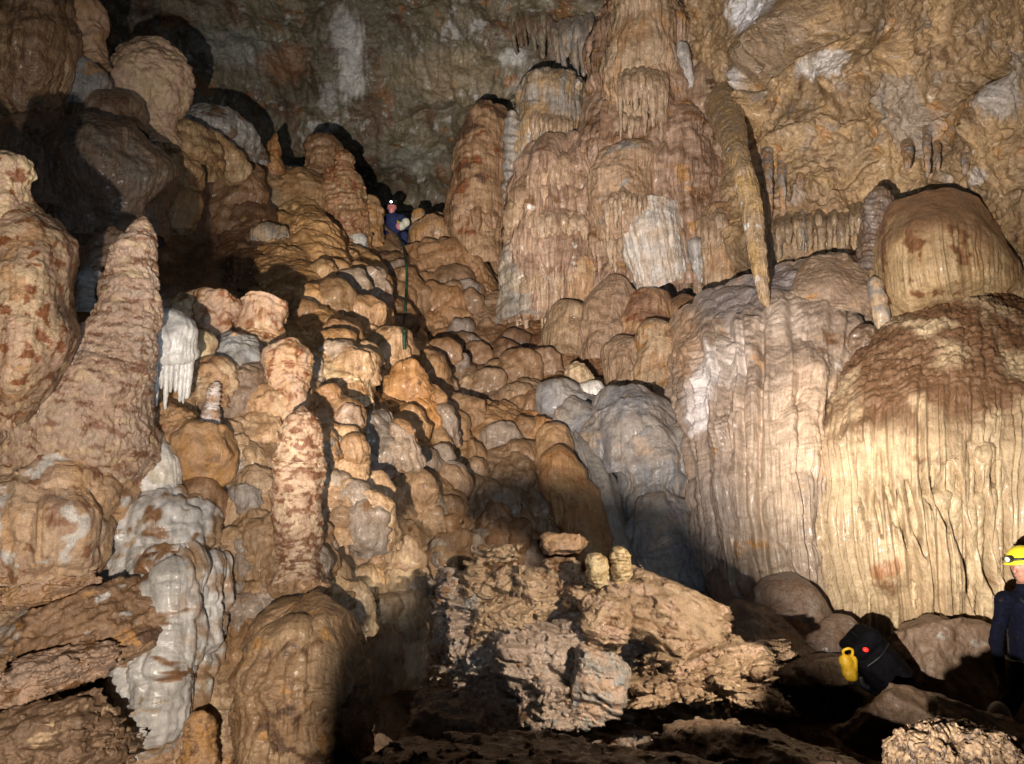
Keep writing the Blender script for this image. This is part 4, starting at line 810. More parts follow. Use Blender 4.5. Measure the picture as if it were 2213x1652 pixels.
lathe('stalagmite', 'stumpy brown stalagmite on the crest right of the small red one', 'stalagmite', [(702, 292, 15, 12), (700, 310, 15, 24), (697, 340, 15, 26), (694, 370, 15, 30)], KNOB, BRN, FLOW)
lathe('stalagmite', 'tall rust coloured stalagmite with a small tip left of the seated caver', 'stalagmite', [(742, 322, 15, 5), (742, 340, 15, 14), (742, 362, 15, 17), (740, 380, 15, 32), (742, 420, 14.9, 42), (745, 470, 14.8, 46), (755, 520, 14.8, 50)], spec(fbm=(5, 30, 3), lump=(6, 18), rid=(2, 10, 3), band=(1.2, 12)), ((.46, .24, .12), 'tan', dict(size=30, stain=[('rust', .36, 24), ('cream', .5, 20)])), FLOW, dens=1.3)
lathe('stalagmite', 'orange lumpy stalagmite leaning on the tall rust one', 'stalagmite', [(800, 425, 15.2, 10), (798, 445, 15.2, 22), (795, 480, 15.1, 28), (798, 520, 15, 30)], spec(fbm=(5, 30, 3), lump=(6, 16)), ((.52, .29, .12), 'tan', dict(size=30)), FLOW)
lathe('stalagmite', 'short white stub below the tall rust coloured stalagmite', 'stalagmite', [(772, 505, 14.6, 10), (772, 520, 14.6, 17), (772, 545, 14.6, 18), (772, 565, 14.6, 14)], RINGS, WHT, FLOW)
curtain('calcite_drapery', 'pale drapery with short fingers on the dark ridge flank, upper left of centre', 'drapery', [(552, 500, 12.4), (585, 490, 12.4), (615, 500, 12.4)], [(556, 590, 12.3), (585, 600, 12.3), (612, 590, 12.3)], 11, 6, ('pale', 'grey', dict(size=30, streak=.6)), FLOW, [(585, 480, 12.5, 14), (585, 495, 12.5, 34), (585, 530, 12.5, 36)])
for lb, u, v0, r, d in (('thin pale spike on the slope crest right of the seated caver', 905, 455, 9, 17), ('low tan cone right of the thin pale spike', 948, 460, 22, 16.8)):
    lathe('stalagmite', lb, 'stalagmite', [(u, v0, d, 2), (u, v0+20, d, r*.5), (u-2, v0+45, d, r*.8), (u-2, v0+75, d, r*1.3)], KNOB, TAN, FLOW, cap=.5)
for lb, u, v0, v1, w_ in (('wide low tan flowstone lump right of the seated caver', 935, 480, 540, 42), ('brown lump against the foot of the brown column', 985, 520, 580, 40)):
    lathe('flowstone_dome', lb, 'flowstone', [(u, v0, 16.2, w_*.6), (u, v0+14, 16.1, w_), (u, (v0+v1)/2, 16, w_*1.1), (u, v1, 16, w_*1.15)], spec(fbm=(5, 30, 3), lump=(5, 20), flute=(2, 7, .3, .6)), ORG, FLOW)
# ---- the columns in the middle
CASC = spec(fbm=(7, 50, 4), lobes=[(20, 44, 130), (9, 22, 56)], flute=[(8, 9, .08, .25), (2.4, 4, .1, .3)], lump=(3, 16), rid=(1.0, 8, 2))
CASF = spec(fbm=(6, 60, 4), lobes=[(12, 40, 150)], flute=[(10, 10, .02, .15), (3, 4.5, .05, .2)], rid=(1.0, 8, 2))
cbrown = lathe('column', 'dark brown column left of the ribbed columns, nearest the seated caver', 'column', [(1060, 235, 16.2, 26), (1052, 270, 16.1, 38), (1040, 330, 16, 48), (1035, 400, 15.8, 56), (1030, 470, 15.6, 56), (1026, 530, 15.5, 52), (1030, 590, 15.4, 56)],
      spec(fbm=(6, 50, 4), lobes=[(16, 50, 150), (6, 24, 60)], flute=(3, 7, .4, .7), lump=(3, 14)), ((.34, .20, .11), (.42, .27, .15), dict(size=60, streak=.7, sw=8, stain=[('umber', .40, 50), ('rust', .46, 40)])), FLOW)
lathe('column', 'pale lower fold along the left side of the dark brown column', 'column', [(1005, 345, 15.9, 10), (1000, 390, 15.8, 20), (990, 440, 15.7, 22), (985, 490, 15.6, 20)], SMOOTH, BRN, FLOW)
lathe('stalactite', 'pale flat blade hanging from the wall above the dark brown column', 'stalactite', [(1028, 255, 17, 16), (1022, 285, 17, 15), (1018, 310, 17, 9), (1015, 330, 17, 3)], SMOOTH, TAN, FLOW, bcap=1)
lathe('column', 'thin grey column with a serrated left edge between brown and main columns', 'column', [(1108, 240, 15, 10), (1108, 280, 15, 15), (1106, 350, 15, 15), (1104, 420, 14.9, 14), (1104, 480, 14.8, 13), (1112, 550, 14.6, 20)], spec(band=(2.4, 20), fbm=(3, 30, 3), lump=(4, 14), flute=(1.5, 5, 0, .1)), ((.42, .35, .28), 'grey', dict(size=40, streak=.6)), FLOW)
cup = lathe('flowstone_cascade', 'ochre and grey fluted upper cascade hanging above the main ribbed column', 'flowstone', [(1205, 165, 15.6, 40), (1200, 195, 15.5, 62), (1190, 240, 15.4, 70), (1178, 290, 15.3, 66), (1165, 340, 15.2, 50), (1150, 390, 15.2, 32)],
      CASF, ((.47, .31, .16), (.42, .38, .33), dict(size=60, streak=.8, sw=10, stain=[('grey', .3, 60)])), FLOW, bcap=.4)
lathe('column', 'slim dark stalactite tip hanging left of the main ribbed column', 'column', [(1125, 320, 15, 14), (1124, 380, 15, 13), (1122, 450, 15, 9), (1120, 490, 15, 4)], SMOOTH, GRY, FLOW, bcap=1)
cmain = lathe('column', 'main ribbed flowstone column with scalloped dome top, centre of the picture', 'column',
      [(1215, 312, 14.6, 34), (1212, 340, 14.5, 62), (1205, 385, 14.4, 82), (1198, 430, 14.3, 92), (1195, 500, 14.2, 96), (1192, 570, 14.1, 98), (1190, 640, 14, 96), (1188, 710, 13.9, 92)],
      spec(fbm=(7, 50, 4), lobes=[(24, 46, 150, 0, .3), (12, 44, 200)], flute=[(14, 12, .2, .34), (4, 5, .2, .4)], rid=(1, 8, 2)), ((.49, .335, .235), (.33, .205, .135), dict(size=60, streak=1.5, sw=7, stain=[('brown', .46, 50), ('white', .66, 26)])), FLOW)
lathe('column', 'stacked scalloped side buttress at the left foot of the main ribbed column', 'column', [(1130, 520, 14, 22), (1128, 545, 14, 34), (1132, 590, 13.9, 42), (1140, 640, 13.8, 50), (1145, 700, 13.7, 54)],
      spec(fbm=(4, 40, 3), lobes=[(16, 60, 40)], flute=(2, 5, .3, .6), lump=(2, 12)), ((.48, .40, .31), 'grey', dict(size=40, streak=.6)), FLOW)
lathe('column', 'bulging rib on the right flank of the main ribbed column', 'column', [(1262, 395, 14, 22), (1262, 420, 14, 34), (1262, 480, 13.9, 34), (1258, 540, 13.9, 32), (1255, 600, 13.9, 30)], CASC, DRIP, FLOW)
lathe('column', 'low fluted dome buttress at the right foot of the main ribbed column', 'column', [(1250, 540, 13.6, 26), (1252, 570, 13.6, 44), (1250, 620, 13.5, 48), (1248, 680, 13.5, 50)], spec(fbm=(4, 40, 3), flute=[(6, 8, .3, .5)], lobes=(8, 30, 60)), DRIP, FLOW)
ctall = lathe('column', 'towering fluted column right of centre reaching up to the roof', 'column',
      [(1400, -40, 15.2, 70), (1398, 40, 15, 74), (1395, 90, 14.8, 92), (1398, 160, 14.6, 104), (1400, 240, 14.4, 112), (1405, 300, 14.2, 124), (1410, 380, 14, 134), (1415, 460, 13.8, 130), (1418, 540, 13.6, 122), (1420, 640, 13.5, 116)],
      spec(fbm=(12, 90, 4), lobes=[(26, 60, 190), (12, 30, 80)], flute=[(11, 13, .0, .2), (3, 5, .05, .2)], lump=(3, 14), rid=(1.2, 8, 2)), ((.48, .325, .225), (.33, .205, .13), dict(size=80, streak=1.4, sw=7, stain=[('brown', .42, 60), ('orange', .46, 50)])), FLOW, ell=.8)
lathe('column', 'shadowed brown shaft along the right side of the towering column', 'column', [(1530, 140, 13.9, 20), (1528, 200, 13.8, 36), (1535, 300, 13.6, 46), (1545, 400, 13.4, 48), (1550, 500, 13.2, 48), (1555, 600, 13.1, 46), (1560, 650, 13, 40)], CASF, ((.36, .24, .15), (.46, .33, .22), dict(size=60, streak=.9, sw=8, stain=[('umber', .40, 50)])), FLOW)
cshaft = lathe('column', 'tan fluted shaft standing between the white drapery and the long stalactite', 'column', [(1545, 440, 12.7, 26), (1548, 480, 12.7, 34), (1552, 540, 12.6, 36), (1556, 600, 12.5, 34), (1556, 640, 12.5, 24)], CASF, DRIP, FLOW, bcap=.5)
cbell = lathe('flowstone_cascade', 'hanging fluted tan bell under the head of the towering column', 'flowstone', [(1392, -60, 14.3, 50), (1388, 60, 13.9, 64), (1385, 170, 13.7, 70), (1385, 230, 13.6, 62), (1382, 290, 13.6, 44)], CASF, ((.54, .40, .26), 'tan', dict(size=60, streak=1, sw=7)), FLOW, bcap=.5, ell=.7)
cswell = lathe('flowstone_cascade', 'speckled brown swell in the middle of the towering column', 'flowstone', [(1370, 300, 13.2, 30), (1365, 340, 13.1, 62), (1350, 400, 13, 70), (1345, 460, 12.9, 62), (1340, 520, 12.9, 44)], spec(fbm=(7, 50, 3), lump=(2.5, 9), lobes=(8, 60, 120)), ((.42, .27, .16), (.48, .33, .21), dict(size=60, stain=[('grey', .42, 50)])), FLOW, ell=.7)
patch('calcite_drapery', 'bright white fluted drapery on the front of the towering column', 'drapery',
      [[(1322, 470, 13.1), (1350, 440, 12.75), (1400, 425, 12.6), (1450, 432, 12.7), (1492, 470, 13.1)], [(1330, 520, 13), (1352, 495, 12.6), (1405, 480, 12.45), (1460, 485, 12.55), (1498, 510, 13)], [(1352, 575, 12.9), (1372, 565, 12.5), (1418, 555, 12.4), (1470, 555, 12.5), (1505, 560, 13)], [(1376, 622, 12.8), (1390, 642, 12.55), (1430, 618, 12.45), (1480, 600, 12.55), (1512, 590, 13)]],
      spec(fbm=(7, 50, 3), flute=[(9, 15, .1, .3, .03), (3, 5, .1, .3, .03)], lump=(1.5, 8)), ((.62, .50, .38), (.74, .69, .62), dict(size=40, streak=1.1, sw=8)), FLOW)
curtain('calcite_drapery', 'small grey white fringe hanging just right of the bright white drapery', 'drapery', [(1500, 545, 12.5), (1525, 545, 12.5)], [(1500, 600, 12.5), (1522, 612, 12.5)], 7, 5, ((.62, .6, .56), 'grey', dict(size=30, streak=.6)), FLOW, [(1512, 520, 12.6, 14), (1512, 540, 12.55, 20), (1514, 570, 12.55, 18)])
curtain('calcite_drapery', 'cluster of hanging ribs on the wall between main column and the towering column top', 'drapery', [(1195, 60, 16.4), (1280, 40, 16)], [(1215, 190, 16.2), (1285, 160, 15.8)], 10, 9, ('grey', (.40, .31, .22), dict(size=40, streak=.8, sw=7)), FLOW, None)
curtain('calcite_drapery', 'row of thin dark ribs high on the wall left of the towering column', 'drapery', [(1090, 20, 17.5), (1190, 30, 17)], [(1110, 110, 17.2), (1195, 130, 16.7)], 8, 10, ((.34, .29, .21), 'mud', dict(size=40, streak=.8, sw=7)), FLOW, None)
boulder('boulder', 'grey rounded blocks wedged above the ochre upper cascade', 'boulder', 1205, 200, 15.4, 56, 30, 50, spec(fbm=(6, 30, 3), lump=(9, 24)), ('grey', 'pale', dict(size=40)), FLOW, .1)
lathe('stalactite', 'white tipped stalactite spike high beside the towering column', 'stalactite', [(1468, 90, 13.6, 12), (1478, 130, 13.6, 14), (1488, 170, 13.6, 8), (1494, 205, 13.6, 3)], SMOOTH, ((.6, .58, .55), 'grey', dict(size=30)), FLOW, bcap=1)
SC = Buf()
for u, v, r in ((1165, 352, 30), (1213, 330, 32), (1258, 356, 28), (1132, 388, 26), (1180, 385, 30), (1232, 390, 31), (1278, 398, 24), (1118, 428, 26), (1155, 425, 28), (1205, 428, 30), (1255, 432, 28)):
    Pg, cg = lathe_grid([(u, v, 13.95, r*.4), (u, v+r*.8, 13.78-.0004*(v-330), r*.9), (u, v+r*1.8, 13.72-.0006*(v-330), r), (u, v+r*3.4, 13.95, r*.9)], spec(fbm=(4, 30, 3), flute=[(5, 8, .3, .55), (2, 4, .3, .5)], lump=(2, 9)), ((.50, .35, .22), (.36, .23, .14), dict(size=30, streak=1, sw=5)), ell=.7); SC.grid(Pg, cg, True)
SC.build('scalloped_crown', FLOW, cmain)
FP = ((.50, .37, .25), (.42, .29, .18), dict(size=30, streak=.8, sw=5))
fringe(cmain, [(1110, 480, 13.7), (1160, 470, 13.4), (1200, 470, 13.3), (1245, 470, 13.35), (1285, 480, 13.5)], (60, 260), 26, 8, FP, None, -.03)
fringe(cmain, [(1115, 600, 13.5), (1165, 590, 13.2), (1215, 585, 13.15), (1260, 590, 13.3)], (60, 125), 17, 6, FP)
fringe(cmain, [(1150, 390, 13.9), (1195, 380, 13.6), (1250, 392, 13.8)], (20, 60), 11, 7, FP)
fringe(ctall, [(1300, 290, 13.5), (1340, 250, 13.2), (1380, 262, 13.15)], (40, 130), 9, 7, FP)
fringe(ctall, [(1430, 130, 13.9), (1465, 190, 13.5), (1500, 250, 13.4), (1520, 330, 13.3)], (90, 220), 14, 7, FP)
fringe(ctall, [(1430, 330, 13.1), (1470, 350, 12.95), (1520, 360, 13)], (80, 190), 11, 8, FP)
fringe(ctall, [(1290, 480, 13.2), (1320, 500, 12.9), (1345, 520, 12.8)], (60, 130), 8, 7, FP)
fringe(ctall, [(1480, 500, 12.7), (1510, 520, 12.6), (1530, 540, 12.6)], (30, 100), 7, 6, FP)
fringe(ctall, [(1330, 40, 14.6), (1370, 20, 14.1), (1440, 30, 14.2)], (50, 150), 11, 8, FP)
fringe(cup, [(1140, 240, 14.8), (1180, 260, 14.4), (1240, 265, 14.5)], (50, 130), 13, 6, FP)
fringe(cbell, [(1335, 175, 13.05), (1385, 165, 12.85), (1440, 180, 13)], (60, 130), 13, 7, FP)
fringe(cbrown, [(985, 470, 15.1), (1030, 455, 14.9), (1080, 470, 15.1)], (50, 120), 10, 7, ((.38, .23, .13), 'brown', dict(size=30, streak=.8)))
fringe(cshaft, [(1520, 480, 12.4), (1552, 470, 12.3), (1585, 490, 12.4)], (80, 170), 8, 7, FP)
fringe(cswell, [(1300, 440, 12.7), (1345, 420, 12.4), (1395, 430, 12.5)], (30, 100), 11, 6, FP)
# ---- foot of the columns
G4 = 'smooth flowstone lobes at the foot of the columns'
for lb, pts, pt in (
    ('smooth brown lobe with a domed head directly under the main ribbed column', [(1235, 660, 12.8, 34), (1232, 685, 12.7, 52), (1228, 730, 12.6, 56), (1228, 790, 12.4, 56)], ((.36, .24, .14), (.44, .31, .19), dict(size=60, streak=.6, sw=8))),
    ('tall pink brown lobe right of the domed brown lobe', [(1325, 600, 12.7, 20), (1325, 640, 12.6, 44), (1318, 700, 12.4, 56), (1312, 760, 12.2, 58), (1310, 800, 12.1, 56)], ((.44, .30, .20), (.37, .24, .15), dict(size=60, streak=.6, sw=8))),
    ('rust stained lobe under the bright white drapery', [(1400, 630, 12.6, 30), (1400, 655, 12.5, 52), (1395, 700, 12.3, 60), (1390, 760, 12, 60)], ((.33, .18, .11), 'tan', dict(size=60, streak=.6, sw=8, stain=[('rust', .3, 40)]))),
    ('hooded wavy flowstone lobe with a folded crest above the gray blue domes', [(1335, 735, 11.6, 18), (1345, 755, 11.5, 40), (1355, 800, 11.3, 50), (1355, 850, 11.1, 48)], ((.48, .34, .22), (.42, .28, .18), dict(size=60, streak=.7, sw=7))),
    ('fluted tan lobe beside the left edge of the great right dome', [(1440, 700, 11.4, 24), (1430, 730, 11.3, 46), (1425, 790, 11.1, 56), (1420, 850, 10.9, 56)], DRIP),
    ('dark brown knob in the gap behind the long stalactite tip', [(1490, 640, 12.2, 24), (1485, 660, 12.2, 40), (1480, 700, 12.2, 46)], BRN)):
    lathe('flowstone_dome', lb, 'flowstone', pts, spec(fbm=(8, 60, 3), flute=[(3, 14, .1, .4), (1.2, 5, .3, .6)], lump=(4, 40)), pt, FLOW, G4)
lathe('stalagmite', 'knobbly yellowish cluster above the small bright white stub in the centre right', 'stalagmite', [(1235, 785, 11.2, 14), (1242, 800, 11.2, 22), (1255, 825, 11.2, 24), (1265, 845, 11.2, 22)], spec(lump=(6, 14), fbm=(3, 20, 3), band=(1, 10)), ('cream', 'pale', dict(size=30)), FLOW, dens=1.4)
lathe('flowstone_mound', 'small bright white stub at the crest of the gray blue domes', 'flowstone', [(1276, 822, 10.9, 20), (1278, 832, 10.9, 32), (1278, 855, 10.9, 32)], spec(fbm=(3, 20, 3), flute=(2, 6, 0, .2)), ((.80, .75, .66), 'white', dict(size=30)), PALE, dens=1.5)
# ---- grey-blue domes and the tongues below
G5 = 'grey blue flowstone domes right of centre'
BLU = ((.29, .285, .29), (.40, .35, .30), dict(size=70, streak=.5, sw=12, soft=.5, stain=[((.52, .40, .29), .22, 60)]))
BD = spec(fbm=(9, 70, 3), lobes=[(14, 60, 120), (6, 30, 60)], lump=(2.2, 10), rid=(1.2, 10, 2), flute=(2.5, 9, .25, .55), warp3=.3)
for lb, pts in (
    ('large grey blue dome with glittering crust, uppermost of its group', [(1335, 850, 10.4, 50), (1335, 875, 10.3, 82), (1345, 920, 10.2, 100), (1355, 980, 10, 106), (1365, 1040, 9.9, 104)]),
    ('grey blue shoulder with a pink lit face below the glittering dome', [(1390, 925, 9.7, 34), (1395, 950, 9.6, 56), (1405, 1000, 9.5, 64), (1415, 1060, 9.4, 62), (1420, 1130, 9.3, 56)]),
    ('small rounded grey lobe left of the glittering dome', [(1215, 890, 10.4, 20), (1235, 905, 10.3, 38), (1262, 940, 10.2, 42), (1285, 975, 10.1, 36)]),
    ('smooth pale lobe left of the glittering dome, above the small grey lobe', [(1190, 838, 10.9, 20), (1200, 855, 10.8, 38), (1225, 885, 10.7, 40), (1255, 905, 10.6, 34)]),
    ('long grey rib running down from the pink faced shoulder', [(1440, 1080, 9.3, 36), (1425, 1130, 9.1, 60), (1430, 1200, 9, 70), (1450, 1280, 8.8, 70), (1480, 1360, 8.6, 70)]),
    ('low brown grey bulge at the foot of the great right dome', [(1500, 930, 9.7, 24), (1500, 960, 9.6, 42), (1500, 1010, 9.5, 46), (1495, 1080, 9.4, 40)])):
    lathe('flowstone_dome', lb, 'flowstone', pts, BD, BLU, SLOPE, G5)
patch('flowstone_tongue', 'long smooth grey tongue of flowstone curving down the middle of the slope', 'flowstone',
      [[(1150, 905, 10.8), (1200, 900, 10.4), (1250, 925, 10.3), (1290, 960, 10.6)], [(1190, 955, 10.3), (1240, 950, 9.8), (1290, 980, 9.75), (1330, 1030, 10.2)], [(1215, 1030, 10), (1265, 1020, 9.4), (1320, 1045, 9.35), (1365, 1100, 9.9)], [(1235, 1110, 9.7), (1285, 1100, 9.1), (1340, 1120, 9.05), (1390, 1180, 9.6)], [(1265, 1190, 9.4), (1310, 1180, 8.8), (1365, 1200, 8.8), (1420, 1260, 9.3)], [(1310, 1300, 9), (1350, 1280, 8.5), (1400, 1300, 8.5), (1460, 1350, 9)]],
      spec(fbm=(6, 70, 3), flute=[(12, 46, 0, .2, .03), (2, 10, .2, .5)], lump=(1.2, 9)), ((.40, .36, .31), (.33, .30, .27), dict(size=90, streak=.7, sw=14)), SLOPE)
curtain('flowstone_tongue', 'rust brown tongue of flowstone with dripping fringe in the centre of the slope', 'flowstone', [(1190, 1045, 9.0), (1235, 1045, 9.0)], [(1205, 1150, 8.7), (1245, 1150, 8.7)], 6, 6, ((.48, .29, .13), (.40, .20, .08), dict(size=50, streak=.9, sw=6)), SLOPE,
        [(1195, 970, 9.3, 24), (1205, 995, 9.2, 44), (1222, 1050, 9.1, 52), (1250, 1110, 9, 54), (1275, 1180, 8.8, 50), (1300, 1260, 8.6, 40)], hsp=spec(fbm=(5, 40, 3), flute=(3, 7, .2, .5), rid=(1, 8, 2)))
lathe('flowstone_dome', 'orange brown lobe above the rust brown tongue', 'flowstone', [(1185, 920, 9.9, 22), (1190, 940, 9.8, 38), (1195, 985, 9.6, 40), (1205, 1020, 9.5, 34)], spec(fbm=(5, 40, 3), flute=(3, 8, .3, .6), lump=(3, 20)), ((.46, .28, .13), 'tan', dict(size=40, streak=.7)), SLOPE)

# ---- right: long stalactite and the great domes
lathe('stalactite', 'long tapering stalactite hanging in front of the right wall', 'stalactite', [(1560, 200, 14.4, 46), (1572, 255, 12.4, 34), (1586, 310, 11.0, 25), (1603, 370, 10.2, 21), (1621, 440, 9.9, 21), (1634, 520, 9.6, 17), (1644, 590, 9.4, 14), (1652, 640, 9.25, 10), (1657, 664, 9.2, 6)],
      spec(warp3=.12, fbm=(4, 60, 3), flute=[(3, 7, 0, .1), (1.2, 3.5, 0, .1)], lump=(1.2, 8)), ((.52, .35, .16), (.46, .34, .22), dict(size=60, streak=1, sw=6, stain=[('white', .62, 40)])), FLOW, bcap=1)
CRM = ((.64, .49, .31), (.50, .36, .22), dict(size=110, streak=.5, sw=18, soft=.4, stain=[(( .30, .17, .09), .5, 70)]))
def domepaint(P, A, T, k, h, col, q):
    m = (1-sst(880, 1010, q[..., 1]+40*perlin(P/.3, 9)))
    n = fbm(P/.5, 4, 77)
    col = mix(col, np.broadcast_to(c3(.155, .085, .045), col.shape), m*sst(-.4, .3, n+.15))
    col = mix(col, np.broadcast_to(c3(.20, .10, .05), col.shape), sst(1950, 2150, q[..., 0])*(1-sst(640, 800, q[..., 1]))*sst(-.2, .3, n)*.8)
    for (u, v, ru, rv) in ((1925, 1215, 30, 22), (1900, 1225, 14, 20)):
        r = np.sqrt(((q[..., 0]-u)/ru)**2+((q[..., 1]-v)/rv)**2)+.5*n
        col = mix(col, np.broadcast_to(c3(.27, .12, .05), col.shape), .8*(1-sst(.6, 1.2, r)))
    h = h+22*k*sst(.1, 1, np.clip(1-np.sqrt(((q[..., 0]-1925)/60)**2+((q[..., 1]-1235)/70)**2), 0, 1))
    # deep slots between the curtains
    for (u0, v0, u1, v1, wd) in ((2045, 1000, 2112, 1330, 15), (2090, 960, 2150, 1300, 14), (2012, 1010, 2045, 1150, 10), (2142, 940, 2178, 1300, 9), (2060, 1020, 2080, 1120, 6), (1955, 1040, 1990, 1200, 6), (1915, 1050, 1940, 1140, 5), (1860, 1070, 1880, 1150, 4), (1985, 1000, 2000, 1100, 5), (1890, 1060, 1910, 1160, 4), (1790, 1100, 1830, 1330, 6), (1935, 1060, 1960, 1190, 4)):
        t = np.clip((q[..., 1]-v0)/(v1-v0), 0, 1); du = (q[..., 0]-(u0+(u1-u0)*t)+9*perlin(P/.4, 8))/(wd*np.sin(np.pi*np.clip(t, .02, .98))**.5)
        h = h-70*k*np.exp(-du*du)*((q[..., 1] > v0) & (q[..., 1] < v1))
    return h, col
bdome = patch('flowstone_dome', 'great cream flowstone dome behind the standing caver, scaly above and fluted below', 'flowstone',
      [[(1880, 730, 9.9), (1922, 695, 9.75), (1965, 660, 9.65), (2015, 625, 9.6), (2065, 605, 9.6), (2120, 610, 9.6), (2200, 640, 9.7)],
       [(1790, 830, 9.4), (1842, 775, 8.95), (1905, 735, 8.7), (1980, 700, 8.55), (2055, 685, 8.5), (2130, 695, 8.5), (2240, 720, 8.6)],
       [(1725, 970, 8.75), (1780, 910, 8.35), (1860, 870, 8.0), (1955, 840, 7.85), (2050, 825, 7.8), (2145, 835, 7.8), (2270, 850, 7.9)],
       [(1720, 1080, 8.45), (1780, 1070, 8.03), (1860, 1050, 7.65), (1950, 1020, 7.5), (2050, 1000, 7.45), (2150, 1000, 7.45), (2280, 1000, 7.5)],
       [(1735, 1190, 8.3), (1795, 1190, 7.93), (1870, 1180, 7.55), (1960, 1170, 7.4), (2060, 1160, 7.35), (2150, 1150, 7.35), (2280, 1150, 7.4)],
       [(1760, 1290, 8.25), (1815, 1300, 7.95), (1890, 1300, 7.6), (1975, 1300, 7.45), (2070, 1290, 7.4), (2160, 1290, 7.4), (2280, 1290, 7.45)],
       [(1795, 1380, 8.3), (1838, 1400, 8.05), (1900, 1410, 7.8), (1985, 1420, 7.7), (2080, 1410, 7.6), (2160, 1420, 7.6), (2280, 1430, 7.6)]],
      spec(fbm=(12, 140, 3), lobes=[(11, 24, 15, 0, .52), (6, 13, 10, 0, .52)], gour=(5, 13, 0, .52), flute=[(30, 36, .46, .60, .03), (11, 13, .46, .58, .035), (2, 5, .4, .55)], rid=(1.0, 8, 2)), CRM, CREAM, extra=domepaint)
adome = patch('flowstone_dome', 'grey brown ribbed flowstone dome left of the great cream dome', 'flowstone',
      [[(1440, 745, 11.3), (1500, 665, 10.9), (1580, 620, 10.7), (1680, 590, 10.6), (1790, 570, 10.6), (1880, 560, 10.8)],
       [(1462, 830, 10.6), (1520, 750, 9.9), (1600, 700, 9.6), (1700, 670, 9.5), (1800, 650, 9.6), (1890, 650, 10)],
       [(1485, 940, 10), (1530, 860, 9.2), (1610, 820, 8.85), (1700, 790, 8.75), (1790, 770, 8.9), (1870, 770, 9.5)],
       [(1500, 1060, 9.6), (1540, 990, 8.8), (1610, 950, 8.45), (1690, 930, 8.35), (1760, 920, 8.5), (1830, 920, 9.1)],
       [(1495, 1170, 9.3), (1545, 1110, 8.6), (1615, 1080, 8.25), (1690, 1060, 8.15), (1755, 1060, 8.3), (1810, 1060, 8.9)],
       [(1500, 1270, 9.1), (1560, 1240, 8.5), (1630, 1210, 8.15), (1700, 1200, 8.05), (1760, 1200, 8.2), (1810, 1200, 8.7)],
       [(1530, 1360, 8.9), (1590, 1350, 8.4), (1660, 1340, 8.15), (1730, 1340, 8.05), (1790, 1350, 8.15), (1830, 1360, 8.6)]],
      spec(fbm=(12, 120, 3), lobes=[(26, 80, 200), (13, 40, 70), (5, 26, 18, .05, .6)], gour=(3, 15, .1, .75), flute=[(20, 62, .1, .4, .03), (7, 15, .3, .55), (2, 5, .35, .6)], rid=(.9, 8, 2)),
      ((.47, .36, .27), (.39, .30, .23), dict(size=110, streak=.8, sw=14, soft=.5, stain=[('brown', .44, 60), ('orange', .46, 60), ('white', .62, 50)])), CREAM,
      extra=lambda P, A, T, k, h, col, q: (h, blobs(q, col, [(1545, 850, 26, 90, (.74, .70, .68), .9), (1600, 790, 40, 60, (.60, .53, .47), .7), (1690, 720, 60, 40, (.62, .52, .42), .6), (1580, 660, 90, 50, (.26, .24, .24), .7), (1680, 620, 80, 40, (.27, .26, .27), .7), (1500, 760, 40, 90, (.42, .27, .16), .7), (1660, 1000, 60, 160, (.56, .43, .31), .6), (1730, 900, 40, 120, (.52, .38, .26), .6), (1560, 1130, 60, 120, (.33, .27, .23), .6), (1640, 1300, 110, 70, (.28, .18, .13), .6)], 911)))  # dark grey blobs at the top put the shade there into the colour
udome = patch('flowstone_dome', 'upper amber flowstone dome with shade painted on its crown tucked under the right overhang', 'flowstone',
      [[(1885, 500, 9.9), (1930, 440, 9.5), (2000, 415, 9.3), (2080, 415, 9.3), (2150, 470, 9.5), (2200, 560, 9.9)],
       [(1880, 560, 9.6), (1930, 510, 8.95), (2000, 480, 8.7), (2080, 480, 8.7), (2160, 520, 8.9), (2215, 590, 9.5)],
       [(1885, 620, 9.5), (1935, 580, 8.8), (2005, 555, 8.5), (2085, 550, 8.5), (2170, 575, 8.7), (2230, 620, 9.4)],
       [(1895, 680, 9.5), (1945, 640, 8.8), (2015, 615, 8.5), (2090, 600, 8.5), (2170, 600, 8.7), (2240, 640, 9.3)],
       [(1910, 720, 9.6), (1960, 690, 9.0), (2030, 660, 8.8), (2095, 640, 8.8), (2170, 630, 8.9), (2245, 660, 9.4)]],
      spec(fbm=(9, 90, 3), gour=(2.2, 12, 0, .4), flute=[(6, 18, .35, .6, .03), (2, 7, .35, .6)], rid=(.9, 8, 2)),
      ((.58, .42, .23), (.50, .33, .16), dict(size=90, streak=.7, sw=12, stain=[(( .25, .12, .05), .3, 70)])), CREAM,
      extra=lambda P, A, T, k, h, col, q: (h, mix(col, np.broadcast_to(c3(.20, .105, .055), col.shape), .85*(1-sst(470, 560, q[..., 1]+50*perlin(P/.35, 4)))) ))  # crown darkened in the colour, as the shade of its upper face
BP = ((.64, .49, .31), (.52, .38, .23), dict(size=60, streak=.6, sw=8))
fringe(bdome, [(1870, 1030, 7.68), (1960, 1000, 7.52), (2060, 975, 7.48), (2170, 960, 7.48)], (70, 300), 20, 9, BP, CREAM, -.03)
fringe(bdome, [(1800, 1110, 7.95), (1870, 1085, 7.62), (1950, 1065, 7.48), (2050, 1060, 7.42), (2170, 1050, 7.42)], (120, 320), 24, 10, BP, CREAM, -.01)
AP = ((.50, .39, .30), (.40, .30, .22), dict(size=60, streak=.6, sw=8))
fringe(adome, [(1560, 980, 8.75), (1610, 940, 8.5), (1690, 930, 8.4), (1750, 960, 8.5)], (80, 240), 16, 9, AP, CREAM, -.01)
fringe(adome, [(1545, 840, 9.2), (1590, 800, 9.0), (1660, 790, 8.85)], (40, 140), 11, 9, AP, CREAM, 0)
